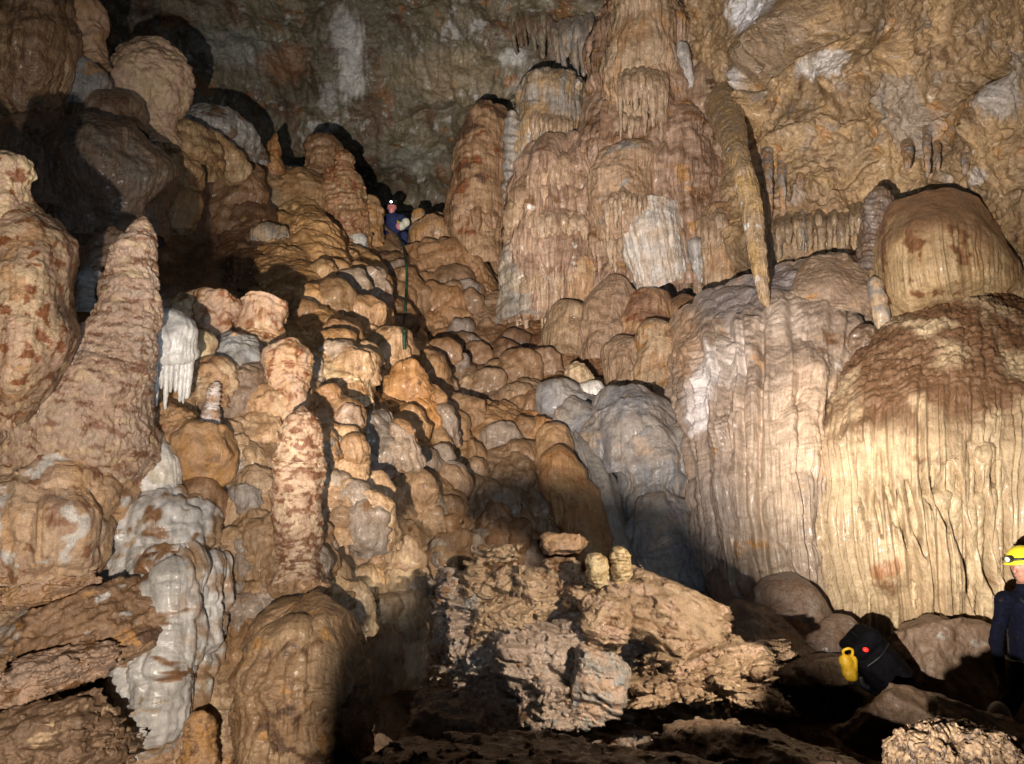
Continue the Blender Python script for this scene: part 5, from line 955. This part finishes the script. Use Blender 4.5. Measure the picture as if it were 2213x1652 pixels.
fringe(adome, [(1640, 1080, 8.25), (1700, 1050, 8.2), (1760, 1060, 8.3)], (100, 260), 11, 11, AP, CREAM, -.02)
lathe('stalactite', 'pale stalactite post dropping onto the left shoulder of the great cream dome', 'stalactite', [(1888, 600, 9.2, 14), (1896, 640, 9.1, 17), (1906, 690, 9, 16), (1910, 720, 9, 10), (1911, 734, 9, 5)], spec(fbm=(3, 30, 3), flute=(1.5, 5, 0, .1)), ('pale', 'grey', dict(size=30, streak=.5)), CREAM, bcap=1)
lathe('stalagmite', 'dark grey upright lump left of the upper amber dome', 'stalagmite', [(1898, 405, 9.7, 12), (1898, 430, 9.7, 24), (1895, 480, 9.7, 28), (1890, 540, 9.7, 30), (1880, 600, 9.6, 30)], RINGS, ((.23, .19, .16), 'mud', dict(size=40)), FLOW)
lathe('flowstone_mound', 'low brown scaly hump between the grey brown dome and the pale stalactite post', 'flowstone', [(1820, 570, 10.2, 50), (1815, 600, 9.8, 80), (1810, 650, 9.5, 96), (1800, 700, 9.4, 96)], spec(fbm=(7, 60, 3), gour=(3.5, 12, 0, 1), rid=(1, 8, 2)), ((.42, .31, .22), (.34, .24, .16), dict(size=60, stain=[('orange', .44, 50)])), CREAM, ell=.6)
lathe('flowstone_mound', 'small spiky dark hollow knob in the crease left of the great cream dome', 'flowstone', [(1875, 700, 8.9, 10), (1870, 720, 8.9, 26), (1865, 750, 8.9, 32), (1862, 780, 8.9, 26)], spec(fbm=(7, 20, 3), rid=(5, 16, 3)), MUD, CREAM)
G6 = 'small stalactites under the right overhang'
for lb, u, v0, v1, r, d in (
    ('pair-like slim tan stalactite right of the dark grey lump', 2003, 270, 385, 8, 9.7), ('short wet grey stalactite left of the slim tan one', 1962, 310, 372, 11, 9.8), ('stubby stalactite above the upper amber dome', 2026, 300, 372, 6, 9.6),
    ('white thread stalactite in the middle of the overhang', 1735, 450, 548, 3.5, 10.7), ('little stalactite at the overhang lip left of the white thread', 1706, 540, 600, 6, 10.9), ('ragged lip stalactite right of the white thread', 1768, 530, 590, 7, 10.8),
    ('wet dark lip stalactite beside the dark grey lump', 1862, 500, 585, 10, 10.2), ('second wet dark lip stalactite farther left', 1830, 520, 580, 8, 10.4), ('grey rib stalactite right of the long stalactite', 1690, 330, 480, 9, 11.3), ('brown rib stalactite right of the grey rib', 1728, 350, 440, 10, 11.2),
    ('hidden stub stalactite at the right end of the overhang lip', 2085, 310, 380, 11, 9.5), ('thick grey drip beside the root of the long stalactite', 1660, 330, 520, 10, 11.2)):
    lathe('stalactite', lb, 'stalactite', [(u-4, v0-40, d+2.2, r*2.2), (u-2, v0-8, d+.9, r*1.2), (u, v0+(v1-v0)*.3, d+.2, r*.85), (u+1, v0+(v1-v0)*.7, d, r*.62), (u+1, v1, d, r*.28)], spec(fbm=(2, 20, 3), flute=(1, 5, 0, .1), lump=(1.2, 8)), ('pale' if 'white' in lb else 'tan', 'grey', dict(size=30, streak=.7)), FLOW, G6, bcap=1)
curtain('calcite_drapery', 'ragged fringe along the lip of the right overhang above the grey brown dome', 'drapery', [(1660, 480, 11.0), (1760, 460, 10.8), (1860, 450, 10.5)], [(1665, 590, 11), (1760, 570, 10.8), (1858, 555, 10.5)], 9, 16, ((.38, .28, .16), (.28, .2, .13), dict(size=40, streak=.9, sw=6)), FLOW, None)
# ---- lower right shadowed foot
G7 = 'smooth shadowed bulges at the foot of the right domes'
for lb, pts in (('smooth wet grey bulge right of the rock pile', [(1575, 1215, 8.4, 24), (1580, 1245, 8.4, 44), (1590, 1290, 8.3, 50), (1600, 1350, 8.2, 54)]), ('reddish brown smooth bulge below the grey brown dome', [(1690, 1240, 8.0, 40), (1690, 1280, 7.9, 76), (1700, 1340, 7.8, 90), (1710, 1420, 7.6, 100)]), ('dark rounded bulge left of the yellow bag', [(1790, 1330, 7.7, 30), (1790, 1360, 7.6, 62), (1790, 1400, 7.5, 76), (1790, 1460, 7.4, 80)]), ('wide dusky apron between the rock pile and the domes', [(1620, 1330, 8.0, 60), (1620, 1360, 7.8, 100), (1630, 1420, 7.6, 120), (1640, 1500, 7.2, 130)])):
    lathe('flowstone_dome', lb, 'flowstone', pts, spec(fbm=(9, 70, 3), lump=(5, 60), flute=(2, 16, .3, .7)), ((.30, .225, .18), (.25, .16, .11), dict(size=70, stain=[('rust', .46, 50)])), SLOPE, G7)
# ---------------------------------------------------------------- cavers, rope, bags
def seg(Pq, a, b, ra, rb):
    a = np.array(a, np.float32); b = np.array(b, np.float32); ab = b-a
    t = np.clip(((Pq-a) @ ab)/max(float(ab @ ab), 1e-9), 0, 1)
    return np.linalg.norm(Pq-(a+t[..., None]*ab), axis=-1)-(ra+(rb-ra)*t)
def ell_(Pq, c, r):
    r = np.array(r, np.float32); q = (Pq-np.array(c, np.float32))/r; n = np.linalg.norm(q, axis=-1)
    return (n-1)*r.min()*.999
def smin(a, b, k):
    h = np.clip(.5+.5*(b-a)/k, 0, 1); return b+(a-b)*h-k*h*(1-h)
def mesh_vf(name, V, Fq, mats, parent=None, base=None, mi=None):
    V = np.asarray(V, np.float32); base = V.mean(0) if base is None else np.array(base, np.float32)
    me = bpy.data.meshes.new(name); me.from_pydata((V-base).tolist(), [], [list(map(int, f)) for f in Fq]); me.update()
    for m in mats: me.materials.append(m)
    me.polygons.foreach_set('use_smooth', np.ones(len(me.polygons), bool))
    if mi is not None: me.polygons.foreach_set('material_index', np.asarray(mi, np.int32))
    o = bpy.data.objects.new(name, me); COL.objects.link(o); o.location = [float(x) for x in base]
    if parent is not None: o.parent = parent; o.location = [float(x) for x in (base-np.array(parent.location))]
    return o
def tube(name, pts, r, mat, parent=None, n=10, rr=None):
    p = np.array(pts, float); W = crw(len(p), max(12, len(p)*(8 if len(p) < 30 else 4))); A = W @ p; R_ = np.full(len(A), r) if rr is None else W @ np.array(rr, float)
    tg = np.gradient(A, axis=0); tg /= np.linalg.norm(tg, axis=1, keepdims=True)
    ref = np.array((.31, .2, .93)); X = np.cross(tg, ref); X /= np.linalg.norm(X, axis=1, keepdims=True); Y = np.cross(tg, X)
    th = np.linspace(0, 6.2832, n, endpoint=False)
    G = A[:, None]+R_[:, None, None]*(X[:, None]*np.cos(th)[None, :, None]+Y[:, None]*np.sin(th)[None, :, None])
    V = np.r_[G.reshape(-1, 3), A[:1], A[-1:]]; m = len(A); Fq = []
    for i in range(m-1):
        for j in range(n): Fq.append((i*n+j, i*n+(j+1) % n, (i+1)*n+(j+1) % n, (i+1)*n+j))
    for j in range(n): Fq.append((m*n, (j+1) % n, j)); Fq.append((m*n+1, (m-1)*n+j, (m-1)*n+(j+1) % n))
    return mesh_vf(name, V, Fq, [mat], parent)
NAVY = plain('navy_cloth', (.002, .0026, .009), .95, noise=.6, sc=24, bump=.9, spec=.12); SKIN = plain('skin', (.34, .165, .12), .5, noise=.08)
YEL = plain('yellow_plastic', (.72, .60, .03), .35, noise=.05); BLK = plain('black_rubber', (.012, .012, .014), .5); GREYPAD = plain('grey_pad', (.30, .31, .32), .6)
BLUE2 = plain('blue_cloth', (.02, .028, .085), .9, noise=.4, sc=30, bump=.5, spec=.2); SKIN2 = plain('flushed_skin', (.55, .20, .20), .5, noise=.08)
GLOVE = plain('dark_glove', (.03, .03, .035), .8); YGL = plain('yellow_glove', (.50, .42, .03), .6); BLKC = plain('black_nylon', (.0022, .0022, .0035), .8, noise=.4, sc=40, bump=.6, spec=.08)
YBAG = plain('yellow_bag_fabric', (.66, .40, .02), .5, noise=.15, sc=40, bump=.5); LED = plain('lamp_light', (.9, .9, 1), .3, emit=(.75, .8, 1), es=14)
RED = plain('red_light', (.6, .02, .01), .3, emit=(1, .03, .02), es=1.6); GREEN = plain('green_rope', (.012, .05, .028), .7, noise=.3, sc=200)
HAIR = plain('dark_hair', (.04, .028, .02), .8); PINK = plain('pink_cloth', (.50, .22, .26), .8, noise=.2); OFFW = plain('off_white_cloth', (.55, .55, .45), .8, noise=.2); BOOT = plain('rubber_boot', (.02, .02, .02), .5)
def hand(fs, w, el, side, spread=.9):
    """palm, four bent fingers of different lengths and a thumb that leaves the side of the palm"""
    w = np.array(w); d = w-np.array(el); d /= np.linalg.norm(d); s = np.cross(d, (0, -1, .2)); s /= np.linalg.norm(s); n = np.cross(d, s)
    pc = w+d*.055
    fs.append(('e', (w+d*.01, pc+d*.03), .034, .036, .012))
    for j, (o, ln) in enumerate(((-.030, .068), (-.010, .078), (.011, .072), (.031, .056))):
        a = pc+d*.034+s*o; m = a+d*ln*.5+n*.010*side; e = m+d*ln*.42+n*.026*side
        fs.append(('e', (a-d*.02, m), .0105, .0098, .004)); fs.append(('e', (m, e), .0095, .0082, .004))
    a = w+d*.03-s*.030; m = a-s*.024+d*.030+n*.008*side; e = m+d*.030+s*.004+n*.014*side
    fs.append(('e', (a, m), .014, .011, .006)); fs.append(('e', (m, e), .0108, .009, .004))
def figure(j, lean, hd, sc=1.):
    """segments of one continuous body from its joints"""
    f = []
    f.append(('e', (j['pelvis'], j['chest']), .135*sc, .155*sc, .05)); f.append(('e', (j['shL'], j['shR']), .075*sc, .075*sc, .06)); f.append(('e', (j['hipL'], j['hipR']), .105*sc, .105*sc, .05))
    f.append(('e', (j['chest'], j['neck']), .09*sc, .058*sc, .05))
    for s in 'LR':
        f.append(('e', (j['sh'+s], j['el'+s]), .066*sc, .052*sc, .03)); f.append(('e', (j['el'+s], j['wr'+s]), .054*sc, .038*sc, .02))
        f.append(('e', (j['hip'+s], j['kn'+s]), .102*sc, .072*sc, .04)); f.append(('e', (j['kn'+s], j['an'+s]), .074*sc, .052*sc, .03))
        an = np.array(j['an'+s]); t = np.array(j.get('toe'+s, an+np.array((0, -.2, -.04)))); f.append(('e', (an+np.array((0, .03, -.04)), t), .05*sc, .043*sc, .03))
    return f
def build_person(label, j, fwd, cell, gloves, cloth=None, skin=None):
    """fwd: direction the face looks"""
    fwd = np.array(fwd, float); fwd /= np.linalg.norm(fwd); sd = np.cross(fwd, (0, 0, 1)); sd /= np.linalg.norm(sd); up = np.cross(sd, fwd)
    f = figure(j, 0, fwd); H = np.array(j['head'], float)
    f.append(('e', (np.array(j['neck'])-up*.02, H-up*.06), .054, .056, .03))
    head0 = len(f)
    f.append(('e', (H+up*.03-fwd*.012, H+up*.02+fwd*.008), .092, .090, .03)); f.append(('e', (H-up*.045+fwd*.028, H-up*.085+fwd*.045), .062, .044, .04))
    f.append(('e', (H+fwd*.095+up*.005, H+fwd*.112-up*.035), .011, .017, .014))
    for q in (-1, 1):
        f.append(('e', (H+sd*q*.088+up*.015-fwd*.01, H+sd*q*.090-up*.03-fwd*.002), .014, .012, .008)); f.append(('e', (H+sd*q*.036+fwd*.088+up*.022, H+sd*q*.030+fwd*.090+up*.022), .010, .010, .008))
    f.append(('e', (H-up*.066+fwd*.088+sd*.02, H-up*.066+fwd*.088-sd*.02), .010, .010, .008)); head1 = len(f)
    h0 = len(f); hand(f, j['wrL'], j['elL'], 1); hand(f, j['wrR'], j['elR'], -1)
    allp = np.array([p for t in f for p in t[1]]); lo, hi = allp.min(0)-.2, allp.max(0)+.2
    def sdf(G):
        out = np.full(G.shape[:-1], 9, np.float32)
        for n_, (t, (a, b), ra, rb, k) in enumerate(f):
            a = np.asarray(a, float); b = np.asarray(b, float); m = max(ra, rb)+.12
            l = np.maximum(np.floor((np.minimum(a, b)-m-lo)/cell).astype(int), 0); h = np.ceil((np.maximum(a, b)+m-lo)/cell).astype(int)+1
            sl = tuple(slice(x, y) for x, y in zip(l, h))
            out[sl] = smin(out[sl], seg(G[sl], a, b, ra, rb).astype(np.float32), k)
        return out+(.006*perlin(G/.07, 3)+.007*ridged(G*np.array((1, 1, 1.6))/.13, 2, 4))*(np.linalg.norm(G-H.astype(np.float32), axis=-1) > .2)
    V, Fq = surfnet(sdf, lo, hi, cell)
    ctr = V[Fq].mean(1)
    dh = np.min([seg(ctr, f[n_][1][0], f[n_][1][1], f[n_][2], f[n_][3]) for n_ in range(head0-1, head1)], axis=0)
    dg = np.min([seg(ctr, f[n_][1][0], f[n_][1][1], f[n_][2], f[n_][3]) for n_ in range(h0, len(f))], axis=0)
    mi = np.zeros(len(Fq), int); mi[(dh < .012) & (ctr[:, 2] > j['neck'][2]+.0)] = 1; mi[dg < .006] = 2
    feet = np.minimum(np.linalg.norm(ctr-np.array(j['anL']), axis=1), np.linalg.norm(ctr-np.array(j['anR']), axis=1)); mi[(feet < .26) & (ctr[:, 2] < max(j['anL'][2], j['anR'][2])+.12)] = 3
    z = V[:, 2].min()
    o = mesh_vf('person', V, Fq, [cloth or NAVY, skin or SKIN, gloves, BOOT], base=(H[0], H[1], z), mi=mi); tag(o, label, 'person')
    return o, H, fwd, sd, up
def helmet(o, H, fwd, sd, up, mat, lit):
    n, m = 28, 14; V = []; Fq = []
    for i in range(m):
        ph = math.pi*.54*i/(m-1)
        for q in range(n):
            th = 6.2832*q/n; rr = .118*(1+.10*abs(math.cos(th))*(1 if math.cos(th) > 0 else .6)*math.sin(ph)); br = .022 if i == m-1 else 0
            V.append(H+up*(.035+.118*math.cos(ph))+fwd*((rr+br)*math.sin(ph)*math.cos(th))+sd*((rr*.93+br)*math.sin(ph)*math.sin(th)))
    for i in range(m-1):
        for q in range(n): Fq.append((i*n+q, i*n+(q+1) % n, (i+1)*n+(q+1) % n, (i+1)*n+q))
    hm = mesh_vf('helmet', np.array(V), Fq, [mat], o); sm = hm.modifiers.new('shell', 'SOLIDIFY'); sm.thickness = .006; sm.offset = 0
    ring = [H+up*.06+(fwd*1.12*math.cos(a)+sd*math.sin(a))*.123 for a in np.linspace(0, 6.2832, 25)]
    tube('lamp_strap', ring, .011, BLK, o, 8)
    c = H+up*.065+fwd*.15
    tube('headlamp', [c-fwd*.03, c, c+fwd*.02], .028, BLK, o, 14); tube('lamp_lens', [c+fwd*.021, c+fwd*.026], .022, LED if lit else OFFW, o, 14)
    for q in (-1, 1): tube('chin_strap', [H+sd*q*.105+up*.03, H+sd*q*.098-up*.03+fwd*.02, H+sd*q*.06-up*.10+fwd*.045, H-up*.125+fwd*.055], .007, BLK, o, 6)
def muddy(m, col, th=.56, sc=6):
    nt = m.node_tree; n = nt.nodes; l = nt.links; bs = n['Principled BSDF']; src = bs.inputs['Base Color'].links[0].from_socket
    tc = n.new('ShaderNodeTexCoord'); t = n.new('ShaderNodeTexNoise'); t.inputs['Scale'].default_value = sc; t.inputs['Detail'].default_value = 7; t.inputs['Roughness'].default_value = .7
    l.new(tc.outputs['Object'], t.inputs['Vector']); r = n.new('ShaderNodeMapRange'); r.inputs['From Min'].default_value = th; r.inputs['From Max'].default_value = th+.12; l.new(t.outputs['Fac'], r.inputs['Value'])
    mx = n.new('ShaderNodeMix'); mx.data_type = 'RGBA'; l.new(r.outputs[0], mx.inputs[0]); l.new(src, mx.inputs[6]); mx.inputs[7].default_value = (*col, 1); l.new(mx.outputs[2], bs.inputs['Base Color'])
for m_, th in ((NAVY, .60), (YEL, .64), (BLKC, .62), (YBAG, .60), (BOOT, .45), (GLOVE, .5)): muddy(m_, (.05, .032, .02) if m_ in (NAVY, BLKC) else (.14, .09, .05), th, 5 if m_ is NAVY else 9)
def J(u, v, d): return at(u, v, d)
# standing caver, cut by the right edge of the photograph
D = 6.35
j = dict(head=J(2212, 1222, D), neck=J(2216, 1262, D+.02), chest=J(2224, 1320, D+.02), pelvis=J(2226, 1455, D+.02), shL=J(2172, 1298, D), shR=J(2276, 1300, D+.05), elL=J(2152, 1388, D+.04), elR=J(2300, 1390, D+.05),
         wrL=J(2164, 1462, D-.10), wrR=J(2292, 1465, D-.1), hipL=J(2202, 1470, D), hipR=J(2250, 1470, D+.03), knL=J(2160, 1555, D-.22), knR=J(2262, 1570, D-.02), anL=J(2188, 1650, D+.02), anR=J(2268, 1672, D+.06))
o, H, fw, sd, up = build_person('caver in dark navy overalls and yellow helmet standing at the right edge', j, (-.92, -.38, -.12), .0085, GLOVE)
helmet(o, H, fw, sd, up, YEL, False)
wz = np.array(j['pelvis'])+np.array((0, 0, .10)); a_ = np.linspace(0, 6.2832, 25)
tube('belt', [wz+np.array((.165*math.cos(t), .150*math.sin(t), .012*math.sin(3*t))) for t in a_], .017, BLK, o, 8)
for s_, q_ in (('L', -1), ('R', 1)):
    sh_ = np.array(j['sh'+s_])*.55+np.array(j['chest'])*.45
    tube('harness_strap', [wz+np.array((.09*q_, -.145, 0)), np.array(j['chest'])+np.array((.085*q_, -.165, -.02)), sh_+np.array((0, -.075, .045)), sh_+np.array((0, .02, .085)), sh_+np.array((0, .10, .03)), wz+np.array((.06*q_, .15, 0))], .012, BLK, o, 8)
tube('lamp_cable', [H+up*.065+fw*.13+sd*.03, H+up*.085+sd*.125, H+up*.05-fw*.15, H-up*.12-fw*.13], .006, BLK, o, 6)
cb = np.array(j['chest'])+np.array((-.05, -.165, -.05)); tube('chest_pocket', [cb+np.array((-.05, 0, .04)), cb+np.array((.05, -.01, .04)), cb+np.array((.05, -.01, -.06)), cb+np.array((-.05, 0, -.06)), cb+np.array((-.05, 0, .04))], .006, NAVY, o, 6)
pk = np.array(j['knL'])
V, Fq = surfnet(lambda G: np.maximum(ell_(G, pk+np.array((-.015, -.03, -.01)), (.092, .085, .145)), -ell_(G, pk+np.array((.03, .045, .0)), (.095, .10, .17))), pk-.2, pk+.2, .011)
mesh_vf('knee_pad', V, Fq, [GREYPAD], o)
tube('knee_strap', [pk+np.array((-.09, -.03, -.05)), pk+np.array((0, -.115, -.05)), pk+np.array((.09, -.03, -.05))], .010, BLK, o, 8)
# caver sitting on the crest beside the rope
D = 16.4
j = dict(head=J(847, 449, D), neck=J(848, 464, D), chest=J(849, 478, D), pelvis=J(852, 512, D+.1), shL=J(829, 470, D), shR=J(868, 471, D), elL=J(818, 488, D-.12), elR=J(880, 492, D-.1), wrL=J(826, 470, D-.30), wrR=J(866, 484, D-.34),
         hipL=J(842, 514, D+.05), hipR=J(862, 514, D+.05), knL=J(832, 506, D-.38), knR=J(874, 508, D-.38), anL=J(838, 548, D-.36), anR=J(872, 550, D-.36))
o, H, fw, sd, up = build_person('distant caver in dark blue with a lit headlamp and yellow gloves sitting on the crest', j, (.05, -1, -.12), .016, YGL, BLUE2, SKIN2)
helmet(o, H, fw, sd, up, BLK, True)
V, Fq = surfnet(lambda G: smin(ell_(G, J(866, 489, D-.40), (.10, .09, .09)), ell_(G, J(877, 481, D-.36), (.085, .08, .095)), .03)+.008*perlin(G/.05, 2), J(866, 485, D-.4)-.35, J(866, 485, D-.4)+.35, .014)
mi = (np.asarray(V)[np.asarray(Fq)].mean(1)[:, 0] > J(871, 480, D)[0]).astype(int)
tag(mesh_vf('bundle', V, Fq, [PINK, OFFW], mi=mi), 'small pink and white bundle held by the distant caver', 'bundle')
# rope laid down the slope
def on_floor(u, v, lift):
    r = FLOOR[0]; m = (FLOOR[1]-u)**2+(FLOOR[2]-v)**2; i = np.argsort(m.ravel())[:40]; dd = FLOOR[3].ravel()[i].min()
    return at(u, v, dd-lift)
rk = np.array(((858, 510), (868, 524), (874, 545), (878, 575), (879, 605), (877, 640), (875, 675), (874, 710), (873, 735), (874, 756)), float)
rk = crw(len(rk), 34) @ rk
rd = np.array([float(np.linalg.norm((on_floor(u, v, 0)-EYE) @ FW)) for u, v in rk])
rd = np.array([rd[max(0, i-1):i+2].min() for i in range(len(rd))]); rd = np.convolve(np.pad(rd, 1, 'edge'), (.25, .5, .25), 'valid')-.10
rp = [at(u, v, d_) for (u, v), d_ in zip(rk, rd)]
tag(tube('rope', rp, .020, GREEN, None, 8), 'dark green rope hanging down the flowstone slope below the distant caver', 'rope')
# backpack and yellow bag
pc = J(1898, 1436, 6.5); e1 = (J(1950, 1492, 6.5)-J(1868, 1392, 6.5)); e1 /= np.linalg.norm(e1); e3 = np.array((0, 1., 0)); e2 = np.cross(e1, e3)
root = empty('backpack', J(1905, 1492, 6.5)); tag(root, 'black backpack with a small red light lying on the wet rock ledge', 'backpack')
def rbox(G, c, hx, hy, hz, r):
    q = G-np.array(c, np.float32); x = np.abs(q @ e1.astype(np.float32))-hx+r; y = np.abs(q @ e2.astype(np.float32))-hy+r; z = np.abs(q @ e3.astype(np.float32))-hz+r
    return np.sqrt(np.maximum(x, 0)**2+np.maximum(y, 0)**2+np.maximum(z, 0)**2)-r+.010*perlin(G/.06, 5)
V, Fq = surfnet(lambda G: smin(rbox(G, pc, .25, .165, .14, .10), rbox(G, pc+e1*.05-e3*.12, .15, .12, .08, .06), .03), pc-.42, pc+.42, .013); mesh_vf('pack_body', V, Fq, [BLKC], root)
V, Fq = surfnet(lambda G: rbox(G, pc-e1*.23+e2*.01, .075, .14, .13, .06), pc-.45, pc+.45, .013); mesh_vf('lid', V, Fq, [BLKC], root)
for q in (-.07, .07): tube('strap', [pc-e1*.20-e2*.16+e3*q, pc-e2*.215+e3*q, pc+e1*.2-e2*.16+e3*q], .016, BLKC, root, 8)
tube('carry_handle', [pc-e1*.29+e3*-.05, pc-e1*.35, pc-e1*.29+e3*.05], .011, BLKC, root, 8)
for q in (-.07, .07): tube('buckle', [pc-e2*.20+e3*q-e1*.06, pc-e2*.222+e3*q, pc-e2*.205+e3*q+e1*.05], .024, BLK, root, 8)
for sft in (-.10, .06): tube('seam', [pc+e1*sft+e2*.150-e3*.10, pc+e1*sft+e2*.02-e3*.165, pc+e1*sft-e2*.12-e3*.13], .006, BLK, root, 6)
rl = J(1869, 1404, 6.36); tube('red_light', [rl, rl+np.array((0, -.03, 0))], .017, RED, root, 12)
for a, b, c in (((1945, 1480), (1965, 1500), (1995, 1518)), ((1935, 1485), (1940, 1505), (1950, 1522))): tube('loose_strap', [J(*a, 6.42), J(*b, 6.36), J(*c, 6.3)], .010, BLKC, root, 6)
root = empty('bag', J(1832, 1466, 6.4)); tag(root, 'yellow soft bag with a looped handle leaning on the black backpack', 'bag')
bc = J(1830, 1440, 6.4)
V, Fq = surfnet(lambda G: smin(seg(G, J(1826, 1426, 6.4), J(1836, 1458, 6.4), .045, .05), seg(G, J(1840, 1424, 6.42), J(1842, 1460, 6.42), .04, .045), .03)+.008*perlin(G/.045, 6), bc-.3, bc+.3, .009); mesh_vf('bag_body', V, Fq, [YBAG], root)
tube('handle', [J(1826, 1420, 6.4), J(1822, 1408, 6.38), J(1832, 1402, 6.36), J(1842, 1405, 6.38), J(1842, 1418, 6.4)], .011, YBAG, root, 8)
